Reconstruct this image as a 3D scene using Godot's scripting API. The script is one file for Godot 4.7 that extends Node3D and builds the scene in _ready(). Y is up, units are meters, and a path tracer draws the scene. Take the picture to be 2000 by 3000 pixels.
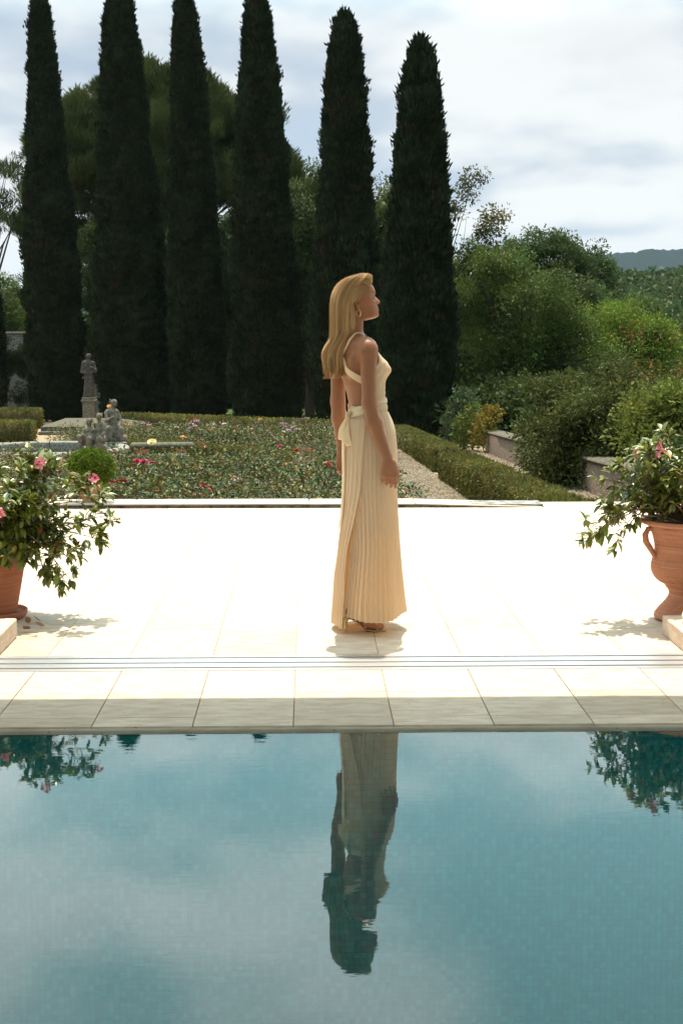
extends Node3D
# A woman in a pleated cream gown beside a covered pool, a cypress garden behind her.
# World: y up, metres; the deck's top is y = 0, the camera looks along -z, the deck's grid runs along x and z.

const FOCAL := 4167.0          # focal length in pixels of a 2000 x 3000 frame
const SUN_ELEVATION := 70.0
var rng := RandomNumberGenerator.new()
var M := {}
var names := {}
var noise := FastNoiseLite.new()

# ------------------------------------------------------------------ mesh collector
class MB:
	var v := PackedVector3Array()
	var c := PackedColorArray()
	var u := PackedVector2Array()
	var n := PackedVector3Array()
	var i := PackedInt32Array()
	var col := Color(1, 1, 1)
	func p(at: Vector3, tint := Color(-1, 0, 0), uv := Vector2.ZERO) -> int:
		v.append(at); c.append(col if tint.r < 0 else tint); u.append(uv)
		return v.size() - 1
	func tri(a: int, b: int, d: int) -> void:      # clockwise seen from the front
		i.append(a); i.append(b); i.append(d)
	func quad(a: int, b: int, d: int, e: int) -> void:
		tri(a, b, d); tri(a, d, e)
	func flat_tri(a: Vector3, b: Vector3, d: Vector3, tint := Color(-1, 0, 0)) -> void:
		tri(p(a, tint), p(b, tint), p(d, tint))
	func flat_quad(a: Vector3, b: Vector3, d: Vector3, e: Vector3, tint := Color(-1, 0, 0)) -> void:
		quad(p(a, tint), p(b, tint), p(d, tint), p(e, tint))
	func grid(rows: int, columns: int, at: int, closed := false) -> void:   # vertices laid row by row
		for r in rows - 1:
			for k in (columns if closed else columns - 1):
				var k2 := (k + 1) % columns
				quad(at + r * columns + k, at + r * columns + k2, at + (r + 1) * columns + k2, at + (r + 1) * columns + k)
	func normals() -> void:
		n = PackedVector3Array(); n.resize(v.size())
		for t in range(0, i.size(), 3):
			var a := v[i[t]]
			var q := (v[i[t + 2]] - a).cross(v[i[t + 1]] - a)
			n[i[t]] += q; n[i[t + 1]] += q; n[i[t + 2]] += q
		for k in n.size():
			n[k] = n[k].normalized() if n[k].length_squared() > 1e-20 else Vector3.UP
	func mesh() -> ArrayMesh:
		if n.size() != v.size():
			normals()
		var a := []
		a.resize(Mesh.ARRAY_MAX)
		a[Mesh.ARRAY_VERTEX] = v; a[Mesh.ARRAY_NORMAL] = n; a[Mesh.ARRAY_COLOR] = c; a[Mesh.ARRAY_TEX_UV] = u; a[Mesh.ARRAY_INDEX] = i
		var m := ArrayMesh.new()
		m.add_surface_from_arrays(Mesh.PRIMITIVE_TRIANGLES, a)
		return m

# box with chamfered edges: 26 faces, flat shaded
func add_box(b: MB, lo: Vector3, hi: Vector3, ch := 0.0) -> void:
	ch = minf(ch, minf(hi.x - lo.x, minf(hi.y - lo.y, hi.z - lo.z)) * 0.45)
	var ax := [Vector3.RIGHT, Vector3.UP, Vector3.BACK]
	var mid := (lo + hi) / 2
	var h := (hi - lo) / 2
	for a in 3:
		for s in [-1.0, 1.0]:
			var n1: Vector3 = ax[a]
			var n2: Vector3 = ax[(a + 1) % 3]
			var n3: Vector3 = ax[(a + 2) % 3]
			var o: Vector3 = mid + n1 * s * h[a]
			var e2: Vector3 = n2 * (h[(a + 1) % 3] - ch)
			var e3: Vector3 = n3 * (h[(a + 2) % 3] - ch)
			if s > 0: b.flat_quad(o - e2 - e3, o - e2 + e3, o + e2 + e3, o + e2 - e3)
			else: b.flat_quad(o - e2 - e3, o + e2 - e3, o + e2 + e3, o - e2 + e3)
	if ch <= 0.0: return
	for a in 3:      # the twelve edges, each along axis a
		var b2 := (a + 1) % 3
		var b3 := (a + 2) % 3
		for s in [-1.0, 1.0]:
			for t in [-1.0, 1.0]:
				var along: Vector3 = ax[a] * (h[a] - ch)
				var p1: Vector3 = mid + ax[b2] * s * h[b2] + ax[b3] * t * (h[b3] - ch)
				var p2: Vector3 = mid + ax[b2] * s * (h[b2] - ch) + ax[b3] * t * h[b3]
				if s * t > 0: b.flat_quad(p1 - along, p2 - along, p2 + along, p1 + along)
				else: b.flat_quad(p1 - along, p1 + along, p2 + along, p2 - along)
	for s in [-1.0, 1.0]:
		for t in [-1.0, 1.0]:
			for w in [-1.0, 1.0]:
				var q := Vector3(s, t, w)
				var e := Vector3(ch, ch, ch)
				var px := mid + q * (h - Vector3(0, ch, ch))
				var py := mid + q * (h - Vector3(ch, 0, ch))
				var pz := mid + q * (h - Vector3(ch, ch, 0))
				if s * t * w > 0: b.flat_tri(px, pz, py)
				else: b.flat_tri(px, py, pz)

func box(lo: Vector3, hi: Vector3, ch := 0.0) -> ArrayMesh:
	var b := MB.new()
	add_box(b, lo, hi, ch)
	return b.mesh()

# tube along points with a radius at each; rounded look from smooth normals
func add_tube(b: MB, pts: PackedVector3Array, rad: PackedFloat32Array, sides := 6, capped := true) -> void:
	var up := Vector3(0.31, 0.87, 0.38).normalized()
	var start := b.v.size()
	var n := pts.size()
	for k in n:
		var t := (pts[mini(k + 1, n - 1)] - pts[maxi(k - 1, 0)]).normalized()
		if absf(t.dot(up)) > 0.95: up = Vector3(0.9, 0.1, 0.43).normalized()
		var e1 := t.cross(up).normalized()
		var e2 := t.cross(e1)
		for s in sides:
			var a := TAU * s / sides
			b.p(pts[k] + (e1 * cos(a) + e2 * sin(a)) * rad[k], Color(-1, 0, 0), Vector2(float(s) / sides, float(k) / n))
	for k in n - 1:
		for s in sides:
			var s2 := (s + 1) % sides
			b.quad(start + k * sides + s, start + k * sides + s2, start + (k + 1) * sides + s2, start + (k + 1) * sides + s)
	if capped:
		for end in [0, n - 1]:
			var m := b.p(pts[end])
			for s in sides:
				var s2 := (s + 1) % sides
				if end == 0: b.tri(m, start + s2, start + s)
				else: b.tri(m, start + end * sides + s, start + end * sides + s2)

func tube(pts: Array, rad: Array, sides := 6) -> ArrayMesh:
	var b := MB.new()
	add_tube(b, PackedVector3Array(pts), PackedFloat32Array(rad), sides)
	return b.mesh()

# surface of revolution about y; profile of (radius, height) from bottom to top
func add_lathe(b: MB, prof: Array, sides := 40, wobble := 0.0) -> void:
	var start := b.v.size()
	for k in prof.size():
		for s in sides:
			var a := TAU * s / sides
			var r: float = prof[k].x * (1.0 + wobble * noise.get_noise_3d(cos(a) * 40, prof[k].y * 200, sin(a) * 40))
			b.p(Vector3(cos(a) * r, prof[k].y, sin(a) * r))
	for k in prof.size() - 1:
		for s in sides:
			var s2 := (s + 1) % sides
			b.quad(start + k * sides + s, start + (k + 1) * sides + s, start + (k + 1) * sides + s2, start + k * sides + s2)

func lathe(prof: Array, sides := 40, wobble := 0.0) -> ArrayMesh:
	var b := MB.new()
	add_lathe(b, prof, sides, wobble)
	return b.mesh()

func smooth_profile(prof: Array, times := 2) -> Array:      # Chaikin corner cutting, ends kept
	for t in times:
		var o := [prof[0]]
		for k in prof.size() - 1:
			o.append(prof[k].lerp(prof[k + 1], 0.25)); o.append(prof[k].lerp(prof[k + 1], 0.75))
		o.append(prof[-1])
		prof = o
	return prof

# ------------------------------------------------------------------ scene bookkeeping
func numbered(called: String) -> String:
	names[called] = names.get(called, -1) + 1
	return called if names[called] == 0 else "%s_%03d" % [called, names[called]]

func part(parent: Node, called: String, m: Mesh, mat: Material, at := Vector3.ZERO, turn := Basis()) -> MeshInstance3D:
	var o := MeshInstance3D.new()
	o.name = called; o.mesh = m; o.material_override = mat
	o.transform = Transform3D(turn, at)
	parent.add_child(o, true)
	return o

func thing(called: String, label: String, category: String, at := Vector3.ZERO, group := "", turn := 0.0) -> Node3D:
	var o := Node3D.new()
	o.name = numbered(called)
	add_child(o)
	o.position = at; o.rotation.y = turn
	tag(o, label, category, group)
	return o

func tag(o: Node, label: String, category: String, group := "") -> void:
	o.set_meta("label", label); o.set_meta("category", category)
	if group: o.set_meta("group", group)

func single(called: String, m: Mesh, mat: Material, label: String, category: String, at := Vector3.ZERO, group := "", turn := Basis()) -> MeshInstance3D:
	var o := part(self, numbered(called), m, mat, at, turn)
	tag(o, label, category, group)
	return o

func structure(called: String, m: Mesh, mat: Material, label := "", at := Vector3.ZERO) -> MeshInstance3D:
	var o := part(self, numbered(called), m, mat, at)
	o.set_meta("kind", "structure")
	if label: o.set_meta("label", label)
	return o

func scatter(parent: Node, called: String, m: Mesh, mat: Material, where: Array, tints: PackedColorArray) -> MultiMeshInstance3D:
	var mm := MultiMesh.new()
	mm.transform_format = MultiMesh.TRANSFORM_3D
	mm.use_colors = true
	mm.mesh = m
	mm.instance_count = where.size()
	for k in where.size():
		mm.set_instance_transform(k, where[k])
		mm.set_instance_color(k, tints[k])
	var o := MultiMeshInstance3D.new()
	o.name = called; o.multimesh = mm; o.material_override = mat
	parent.add_child(o, true)
	return o

# ------------------------------------------------------------------ materials
func lin(r: float, g: float, b: float) -> Color:           # a linear base colour as the sRGB value that materials take
	return Color(r, g, b).linear_to_srgb()

func mat(called: String, color: Color, rough := 0.8, spec := 0.5) -> StandardMaterial3D:
	var m := StandardMaterial3D.new()
	m.resource_name = called; m.albedo_color = color; m.roughness = rough; m.metallic_specular = spec
	M[called] = m
	return m

func vmat(called: String, rough := 0.7, spec := 0.4, glow := 0.0) -> StandardMaterial3D:     # colour from vertices and copies
	var m := mat(called, Color.WHITE, rough, spec)
	m.vertex_color_use_as_albedo = true
	if glow > 0.0:
		m.backlight_enabled = true
		m.backlight = Color(glow, glow, glow).linear_to_srgb()
	return m

func noise_texture(freq: float, octaves: int, stops: Array, size := 512, stretch := Vector2.ONE, sd := 1) -> ImageTexture:
	# tileable fractal noise on a torus, coloured through stops of [position, linear colour]
	var f := FastNoiseLite.new()
	f.noise_type = FastNoiseLite.TYPE_SIMPLEX_SMOOTH
	f.seed = sd; f.frequency = freq; f.fractal_octaves = octaves
	var im: Image = f.get_seamless_image(int(size * stretch.x), int(size * stretch.y), false, false, 0.15, true)
	im.convert(Image.FORMAT_RGB8)
	if stretch != Vector2.ONE: im.resize(size, size, Image.INTERPOLATE_CUBIC)
	var g := Gradient.new()
	g.offsets = PackedFloat32Array(stops.map(func(s): return s[0]))
	g.colors = PackedColorArray(stops.map(func(s): return s[1].linear_to_srgb()))
	var lut := []
	for k in 256: lut.append(g.sample(k / 255.0))
	for y in size:
		for x in size:
			im.set_pixel(x, y, lut[clampi(int(im.get_pixel(x, y).r * 255.0), 0, 255)])
	return ImageTexture.create_from_image(im)

func triplanar(m: StandardMaterial3D, per_metre: float, world := true) -> void:
	m.uv1_triplanar = true
	m.uv1_world_triplanar = world
	m.uv1_scale = Vector3.ONE * per_metre

func grey(x: float) -> Color: return Color(x, x, x)

func make_materials() -> void:
	var W := Color(1, 1, 1)
	# travertine paving: pale stone, soft bands, small pits
	var bands := noise_texture(0.012, 5, [[0.0, Color(0.49, 0.375, 0.275)], [0.45, Color(0.60, 0.475, 0.37)], [0.75, Color(0.655, 0.54, 0.435)], [1.0, Color(0.695, 0.585, 0.48)]], 512, Vector2(1.0, 3.0), 3)
	var pits := noise_texture(0.09, 3, [[0.0, grey(0.25)], [0.15, grey(0.5)], [0.2, grey(1.0)], [1.0, grey(1.0)]], 512, Vector2(1.0, 1.5), 5)
	for k in 4:
		var t := mat("travertine_%d" % k, [lin(0.93, 0.92, 0.90), lin(0.86, 0.85, 0.82), lin(1.0, 0.985, 0.96), lin(0.80, 0.775, 0.73)][k], 0.62, 0.35)
		t.albedo_texture = bands
		t.heightmap_enabled = true; t.heightmap_texture = pits; t.heightmap_scale = 0.12
		t.detail_enabled = true; t.detail_albedo = pits; t.detail_blend_mode = BaseMaterial3D.BLEND_MODE_MUL
		t.detail_uv_layer = BaseMaterial3D.DETAIL_UV_1
		triplanar(t, 0.9)
		t.uv1_offset = Vector3(0.37 * k, 0.11 * k, 0.53 * k)
	var grout := mat("grout", lin(0.34, 0.26, 0.18), 0.95, 0.2)
	var stone := noise_texture(0.02, 5, [[0.0, Color(0.07, 0.065, 0.058)], [0.4, Color(0.19, 0.18, 0.165)], [0.7, Color(0.30, 0.285, 0.26)], [1.0, Color(0.40, 0.38, 0.35)]], 512, Vector2.ONE, 9)
	var relief := noise_texture(0.05, 4, [[0.0, grey(0)], [1.0, grey(1)]], 512, Vector2.ONE, 10)
	var st := mat("old_stone", W, 0.9, 0.25)
	st.albedo_texture = stone; st.heightmap_enabled = true; st.heightmap_texture = relief; st.heightmap_scale = 0.5
	triplanar(st, 0.8)
	var ss := mat("statue_stone", lin(0.66, 0.58, 0.49), 0.92, 0.2)
	ss.albedo_texture = stone; ss.heightmap_enabled = true; ss.heightmap_texture = relief; ss.heightmap_scale = 0.3
	triplanar(ss, 1.1)
	var sl := mat("lichen_stone", lin(0.95, 0.90, 0.82), 0.92, 0.25)
	sl.albedo_texture = stone; sl.heightmap_enabled = true; sl.heightmap_texture = relief; sl.heightmap_scale = 0.35
	triplanar(sl, 1.7)
	var rw := mat("render_wall", lin(0.80, 0.73, 0.67), 0.95, 0.2)
	rw.albedo_texture = noise_texture(0.03, 5, [[0.0, Color(0.14, 0.105, 0.088)], [0.5, Color(0.235, 0.18, 0.15)], [1.0, Color(0.36, 0.29, 0.24)]], 512, Vector2(3.0, 1.0), 12)
	rw.heightmap_enabled = true; rw.heightmap_texture = relief; rw.heightmap_scale = 2.0
	triplanar(rw, 0.5)
	# terracotta, thrown on the wheel: bands run round the pot
	var clay := noise_texture(0.02, 4, [[0.0, Color(0.31, 0.13, 0.075)], [0.5, Color(0.45, 0.205, 0.125)], [0.75, Color(0.50, 0.25, 0.16)], [0.88, Color(0.56, 0.36, 0.27)], [1.0, Color(0.62, 0.50, 0.42)]], 512, Vector2(0.25, 4.0), 15)
	var tc := mat("terracotta", W, 0.85, 0.25)
	tc.albedo_texture = clay; tc.heightmap_enabled = true; tc.heightmap_texture = clay; tc.heightmap_scale = 0.25
	triplanar(tc, 1.6, false)
	var tr := mat("terracotta_red", lin(0.80, 0.66, 0.60), 0.85, 0.25)
	tr.albedo_texture = clay; tr.heightmap_enabled = true; tr.heightmap_texture = relief; tr.heightmap_scale = 0.1
	triplanar(tr, 1.3, false)
	var gv := mat("gravel_bed", W, 0.95, 0.2)
	gv.albedo_texture = noise_texture(0.11, 3, [[0.0, Color(0.12, 0.075, 0.045)], [0.45, Color(0.25, 0.175, 0.11)], [0.75, Color(0.36, 0.265, 0.175)], [1.0, Color(0.46, 0.365, 0.265)]], 512, Vector2.ONE, 17)
	gv.heightmap_enabled = true; gv.heightmap_texture = relief; gv.heightmap_scale = 1.5
	triplanar(gv, 0.5)
	var so := mat("bed_soil", W, 1.0, 0.1)
	so.albedo_texture = noise_texture(0.06, 4, [[0.0, Color(0.035, 0.027, 0.018)], [1.0, Color(0.12, 0.09, 0.06)]], 256, Vector2.ONE, 19)
	triplanar(so, 0.7)
	var te := mat("terrain_cover", W, 1.0, 0.1)
	te.albedo_texture = noise_texture(0.03, 5, [[0.0, Color(0.02, 0.035, 0.012)], [0.6, Color(0.05, 0.075, 0.025)], [1.0, Color(0.12, 0.13, 0.05)]], 256, Vector2.ONE, 21)
	triplanar(te, 0.07)
	var ds := mat("shade_toned_stone", lin(0.30, 0.275, 0.25), 0.95, 0.2)  # draped statue's stone, darkened in its colour to stand for the cypress shade
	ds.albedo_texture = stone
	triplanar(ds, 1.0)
	var ms := mat("mossy_stone", lin(0.42, 0.40, 0.32), 0.95, 0.2)
	ms.albedo_texture = stone
	triplanar(ms, 1.3)
	mat("far_hill", lin(0.010, 0.018, 0.016), 1.0, 0.1)
	# foliage (vertex and copy colours)
	vmat("cypress", 0.85, 0.12, 0.05)
	vmat("needles", 0.8, 0.15, 0.12)
	vmat("leaves", 0.6, 0.25, 0.45)
	vmat("box_leaves", 0.6, 0.25, 0.45)
	vmat("rose_leaves", 0.45, 0.32, 0.35)
	vmat("glossy_leaves", 0.33, 0.5, 0.3)
	vmat("petals", 0.6, 0.3, 0.5)
	vmat("plain_vertex", 0.85, 0.3)
	mat("bark", lin(0.060, 0.043, 0.032), 0.95, 0.2)
	mat("twig", lin(0.17, 0.11, 0.075), 0.85, 0.3)
	mat("hedge_core", lin(0.060, 0.055, 0.028), 1.0, 0.1)
	# pool
	vmat("mosaic", 0.25, 0.5)
	var pg := mat("pool_grout", lin(0.01, 0.13, 0.125), 0.8, 0.3)
	var wa := mat("pool_water", Color(0.05, 0.35, 0.36, 0.06), 0.0, 0.5)
	wa.transparency = BaseMaterial3D.TRANSPARENCY_ALPHA
	var rip := FastNoiseLite.new()
	rip.seed = 31; rip.frequency = 0.02; rip.fractal_octaves = 3
	var ri: Image = rip.get_seamless_image(512, 512, false, false, 0.2, true)
	ri.convert(Image.FORMAT_RGBA8)
	wa.heightmap_enabled = true; wa.heightmap_texture = ImageTexture.create_from_image(ri); wa.heightmap_scale = 0.005
	var fw := mat("fountain_water", Color(0.16, 0.11, 0.04, 0.75), 0.02, 0.5)
	fw.transparency = BaseMaterial3D.TRANSPARENCY_ALPHA
	# metal, cloth, skin
	var al := mat("track_metal", lin(0.62, 0.63, 0.64), 0.35, 0.5)
	al.metallic = 0.9
	mat("track_groove", lin(0.03, 0.028, 0.025), 0.8, 0.3)
	var gold := mat("gold", lin(0.83, 0.58, 0.25), 0.25, 0.5)
	gold.metallic = 1.0
	var sg := mat("gold_leather", lin(0.55, 0.40, 0.20), 0.35, 0.6)
	sg.metallic = 0.45
	var cl := mat("gown_cloth", lin(0.95, 0.81, 0.59), 0.6, 0.3)
	cl.backlight_enabled = true; cl.backlight = Color(0.90, 0.72, 0.46).linear_to_srgb()
	cl.rim_enabled = true; cl.rim = 0.4; cl.rim_tint = 0.6
	var weave := noise_texture(0.2, 2, [[0.0, grey(0.82)], [1.0, grey(1.0)]], 256, Vector2(1.0, 3.0), 23)
	cl.albedo_texture = weave; triplanar(cl, 9.0, false)
	var sa := mat("gown_satin", lin(0.84, 0.70, 0.48), 0.5, 0.4)
	sa.backlight_enabled = true; sa.backlight = Color(0.4, 0.32, 0.2).linear_to_srgb()
	var sk := vmat("skin", 0.5, 0.4)
	sk.subsurf_scatter_enabled = true; sk.subsurf_scatter_strength = 0.25
	vmat("hair", 0.34, 0.55, 0.15)
	mat("roof_render", lin(0.55, 0.50, 0.43), 0.9, 0.2)
	mat("column_stone", lin(0.66, 0.62, 0.54), 0.7, 0.3)

# ------------------------------------------------------------------ camera, sky, sun
func smooth(a: float, b: float, x: float) -> float:
	var t := clampf((x - a) / (b - a), 0.0, 1.0)
	return t * t * (3.0 - 2.0 * t)

func make_camera_and_light() -> void:
	var cam := Camera3D.new()
	cam.name = "camera"
	add_child(cam)
	cam.position = Vector3(0, 1.53, 0)
	cam.rotation_degrees = Vector3(-5.0, -1.35, 0)
	cam.projection = Camera3D.PROJECTION_FRUSTUM
	cam.near = 0.05; cam.far = 6000.0
	cam.size = cam.near * 3000.0 / FOCAL
	cam.frustum_offset = Vector2(0, -155.43 / FOCAL * cam.near)
	cam.current = true

	var env := Environment.new()
	env.background_mode = Environment.BG_SKY
	var sky := Sky.new()
	var pano := PanoramaSkyMaterial.new()
	pano.panorama = make_sky()
	sky.sky_material = pano
	env.sky = sky
	env.tonemap_mode = Environment.TONE_MAPPER_LINEAR
	env.tonemap_exposure = 1.56
	env.sdfgi_enabled = true; env.ssao_enabled = true; env.ssil_enabled = true
	env.fog_enabled = true
	env.fog_density = 0.00005
	env.fog_light_color = Color(0.78, 0.86, 0.93)
	var we := WorldEnvironment.new()
	we.name = "environment"; we.environment = env
	add_child(we)

	var sun := DirectionalLight3D.new()
	sun.name = "sun"
	sun.light_color = Color(1.0, 0.955, 0.88)
	sun.light_energy = 1.6
	sun.light_angular_distance = 0.55
	sun.shadow_enabled = true
	sun.rotation_degrees = Vector3(-SUN_ELEVATION, 180.0 + 1.5, 0)      # the sun stands ahead of the camera; light travels towards +z
	add_child(sun)

func make_sky() -> ImageTexture:
	# thin bright cloud over pale blue; brighter overhead and round the sun, as hazy noon skies are
	var w := 3072
	var h := 1536
	var cl := FastNoiseLite.new()
	cl.seed = 662; cl.frequency = 0.55; cl.fractal_octaves = 6; cl.fractal_gain = 0.52
	var big := FastNoiseLite.new()
	big.seed = 4665; big.frequency = 0.22; big.fractal_octaves = 2
	var data := PackedFloat32Array()
	data.resize(w * h * 3)
	var el := deg_to_rad(SUN_ELEVATION)
	var sun := Vector3(0, sin(el), -cos(el))
	var k := 0
	for y in h:
		var th := PI * (y + 0.5) / h
		var up := cos(th)
		var flat := sin(th)
		if up < 0.0:
			for x in w:
				data[k] = 0.42; data[k + 1] = 0.45; data[k + 2] = 0.45
				k += 3
			continue
		var rise := smooth(0.195, 0.315, up)
		for x in w:
			var az := TAU * (x + 0.5) / w
			var d := Vector3(sin(az) * flat, up, -cos(az) * flat)
			var q := Vector3(d.x, 0.0, d.z) / (up + 0.16) * 2.2
			var c1 := cl.get_noise_3d(q.x, 0.0, q.z)
			var b1 := big.get_noise_3d(q.x, 7.0, q.z)
			var cover := smooth(-0.34, 0.40, c1 + 0.8 * b1 + 0.10 - 0.20 * rise)
			var away := smooth(0.1, -0.9, d.dot(Vector3(0, 0, -1)))          # the half of the sky turned from the sun is dimmer
			var lum := (0.605 + 0.93 * rise) * (1.0 - 0.25 * away)
			var dark := smooth(0.15, 0.6, cl.get_noise_3d(q.x * 0.8 + 5.0, 3.0, q.z * 0.8)) * (0.06 + 0.22 * rise) * cover
			var blue := Color(0.315, 0.385, 0.465).lerp(Color(0.56, 1.0, 1.08), rise) * (1.0 - 0.25 * away)
			var low := smooth(0.0, 0.10, up)
			blue = Color(0.43, 0.51, 0.565).lerp(blue, low)
			var white := Color(0.99, 1.03, 1.03).lerp(Color(0.93, 1.07, 1.08), rise) * lum * (1.0 - dark)
			var c := blue.lerp(white, cover * (0.55 + 0.45 * low))
			var near_sun := maxf(0.0, d.dot(sun))
			var glow := pow(near_sun, 12.0) * 1.2 + pow(near_sun, 90.0) * 5.0
			data[k] = c.r + glow; data[k + 1] = c.g + glow * 0.98; data[k + 2] = c.b + glow * 0.94
			k += 3
	var im := Image.create_from_data(w, h, false, Image.FORMAT_RGBF, data.to_byte_array())
	return ImageTexture.create_from_image(im)

# ------------------------------------------------------------------ setting: ground, deck, pool, pavilion
const DECK_END := 12.50        # the deck's far edge, metres from the camera
const POOL_EDGE := 5.475

func ground(x: float, z: float) -> float:
	var d := -z
	if d < 12.75: return -3.2
	var h := -0.25 - 0.035 * minf(d, 78.0)
	if d > 78.0: h -= 0.03 * minf(d - 78.0, 60.0)
	if x > 5.0: h -= 7.5 * smooth(5.0, 26.0, x) * (1.0 - 0.6 * smooth(80.0, 150.0, d))
	if d > 105.0: h += 12.0 * smooth(105.0, 330.0, d) * smooth(-40.0, 60.0, x)
	if d > 330.0: h -= 30.0 * smooth(330.0, 800.0, d)
	return h

func make_setting() -> void:
	# terrain, one sheet out to the horizon
	var xs := []
	for x in [-3000, -1500, -700, -350, -200, -130, -90, -70, -55, -45, -38, -32, -27, -22, -18, -14, -11, -8]: xs.append(float(x))
	for k in range(-6, 6): xs.append(k * 1.0)
	for x in [6, 7.5, 9, 11, 13, 16, 19, 23, 27, 32, 38, 45, 53, 62, 75, 90, 110, 140, 180, 250, 400, 800, 1600, 3000]: xs.append(float(x))
	var zs := [900.0, 60.0, 8.0, -12.6, -12.8]
	for k in 60: zs.append(-13.2 - k * 1.1)
	for z in [82, 88, 95, 103, 112, 122, 135, 150, 165, 180, 200, 220, 245, 270, 300, 335, 380, 450, 550, 700, 1000, 1600, 2400, 3200]: zs.append(-float(z))
	var b := MB.new()
	for z in zs:
		for x in xs: b.p(Vector3(x, ground(x, z), z))
	b.grid(zs.size(), xs.size(), 0)
	structure("terrain", b.mesh(), M.terrain_cover)

	# far wooded ridge, a few kilometres off, with a bumpy line of tree tops
	b = MB.new()
	var cols := 900
	for r in 5:
		for k in cols:
			var x := lerpf(-2400, 2400, k / (cols - 1.0))
			var top := 62.0 + 88.0 * smooth(0, 640, x) + 10.0 * smooth(-400, -1500, x)
			top += 5.0 * noise.get_noise_2d(x * 0.05, 4.0) + 5.0 * noise.get_noise_2d(x * 0.5, 9.0) + rng.randf_range(-1.6, 1.6)
			b.p(Vector3(x, [-60.0, top * 0.35, top * 0.75, top * 0.97, top][r] + (0.0 if r == 4 else rng.randf_range(-3, 3)), [-2250.0, -2330.0, -2420.0, -2480.0, -2500.0][r]))
	b.grid(5, cols, 0)
	structure("hill", b.mesh(), M.far_hill, "distant wooded ridge fading to blue")

	make_deck()
	make_pool()
	make_pavilion()
	# garden floor: gravel walks over the slope, soil under the roses
	b = MB.new()
	for r in 40:
		for k in 12:
			var z := lerpf(-12.95, -77.0, r / 39.0)
			var x := lerpf(-24.0, 4.9, k / 11.0)
			b.p(Vector3(x, ground(x, z) + 0.02, z))
	b.grid(40, 12, 0)
	structure("gravel_path", b.mesh(), M.gravel_bed, "pale gravel walks of the sunken rose garden")
	for a in [[-6.4, 1.5, -12.93, -24.6], [-4.6, 2.0, -31.5, -44.0], [-2.6, 2.0, -27.6, -31.5]]:
		b = MB.new()
		for r in 14:
			for k in 8:
				var z := lerpf(a[2], a[3], r / 13.0)
				var x := lerpf(a[0], a[1], k / 7.0)
				b.p(Vector3(x, ground(x, z) + 0.045 + 0.02 * noise.get_noise_2d(x * 60, z * 60), z))
		b.grid(14, 8, 0)
		structure("soil", b.mesh(), M.bed_soil)

func slab_mesh(w: float, d: float) -> ArrayMesh:
	return box(Vector3(0, -0.03, -d), Vector3(w, 0, 0), 0.0012)

func make_deck() -> void:
	var under := MB.new()
	add_box(under, Vector3(-9, -0.5, -DECK_END - 0.002), Vector3(9, -0.007, -6.716))
	add_box(under, Vector3(-9, -0.5, -6.404), Vector3(9, -0.007, -POOL_EDGE - 0.008))
	add_box(under, Vector3(-9, -0.5, -6.7158), Vector3(9, -0.101, -6.4042))
	var bed := structure("pavement", under.mesh(), M.grout, "pale travertine terrace in full sun, with a shaded strip along the pool")
	var pitch := 0.395
	var rows := []          # [near edge, depth]
	rows.append([-POOL_EDGE, 0.130]); rows.append([-5.605, 0.40]); rows.append([-6.005, 0.395])
	var z := -6.72
	for k in 10:
		rows.append([z, 0.578]); z -= 0.578
	var shared := {}
	for r in rows.size():
		var gap := 0.0040 if r < 3 else 0.0026
		var depth: float = rows[r][1] - gap
		var from := -8 if r < 3 else -12
		var to := 7 if r < 3 else 12
		for k in range(from, to):
			var long: bool = false
			var key := "%d" % int(depth * 1000)
			if not shared.has(key): shared[key] = slab_mesh(pitch - gap, depth)
			var x := 0.335 + k * pitch
			var o := part(bed, "slab", shared[key], M["travertine_%d" % [0, 0, 1, 2, 0, 1, 3][rng.randi() % 7]], Vector3(x + gap / 2, rng.randf_range(-0.0006, 0.0006), rows[r][0] - gap / 2), Basis(Vector3(0, 0, 1), rng.randf_range(-0.0008, 0.0008)))
	part(bed, "pool_edge_lip", box(Vector3(-3.2, -0.029, -POOL_EDGE + 0.001), Vector3(3.3, -0.006, -POOL_EDGE + 0.012), 0.004), M.travertine_3)
	# raised kerb at the garden side
	var kx := -5.3
	while kx < 1.6:
		var w := rng.randf_range(0.95, 1.25)
		part(bed, "kerb_base", box(Vector3(0, -0.3, -0.34), Vector3(w, 0.0142, -0.05)), M.old_stone, Vector3(kx, 0, -DECK_END - 0.08))
		var tilt := Basis(Vector3.UP, rng.randf_range(-0.004, 0.004)) if kx + w < 1.6 else Basis(Vector3(0, 0, 1), -0.03)
		part(bed, "kerb_stone", box(Vector3(0, 0.0145, -0.36), Vector3(w - 0.006, 0.030, 0), 0.004), M["travertine_%d" % (rng.randi() % 3)], Vector3(kx, rng.randf_range(-0.001, 0.001), -DECK_END - 0.10), tilt)
		kx += w
	while kx < 6.0:
		part(bed, "edge_stone", box(Vector3(0, -0.3, -0.40), Vector3(0.994, 0.002, 0), 0.006), M["travertine_%d" % (rng.randi() % 3)], Vector3(kx, 0, -DECK_END - 0.005))
		kx += 1.0
	# sliding-door track let into the floor
	var t := thing("sliding_door_track", "metal floor track with three dark grooves across the terrace", "door track", Vector3(0, 0, -6.56))
	part(t, "groove_bed", box(Vector3(-3.2, -0.10, -0.16), Vector3(3.3, -0.055, 0.155)), M.track_groove)
	for a in [[-0.155, -0.114], [-0.087, -0.013], [0.014, 0.083], [0.110, 0.150]]:
		part(t, "rail", box(Vector3(-3.2, -0.055, a[0]), Vector3(3.3, 0.001, a[1]), 0.002), M.track_metal)

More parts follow.
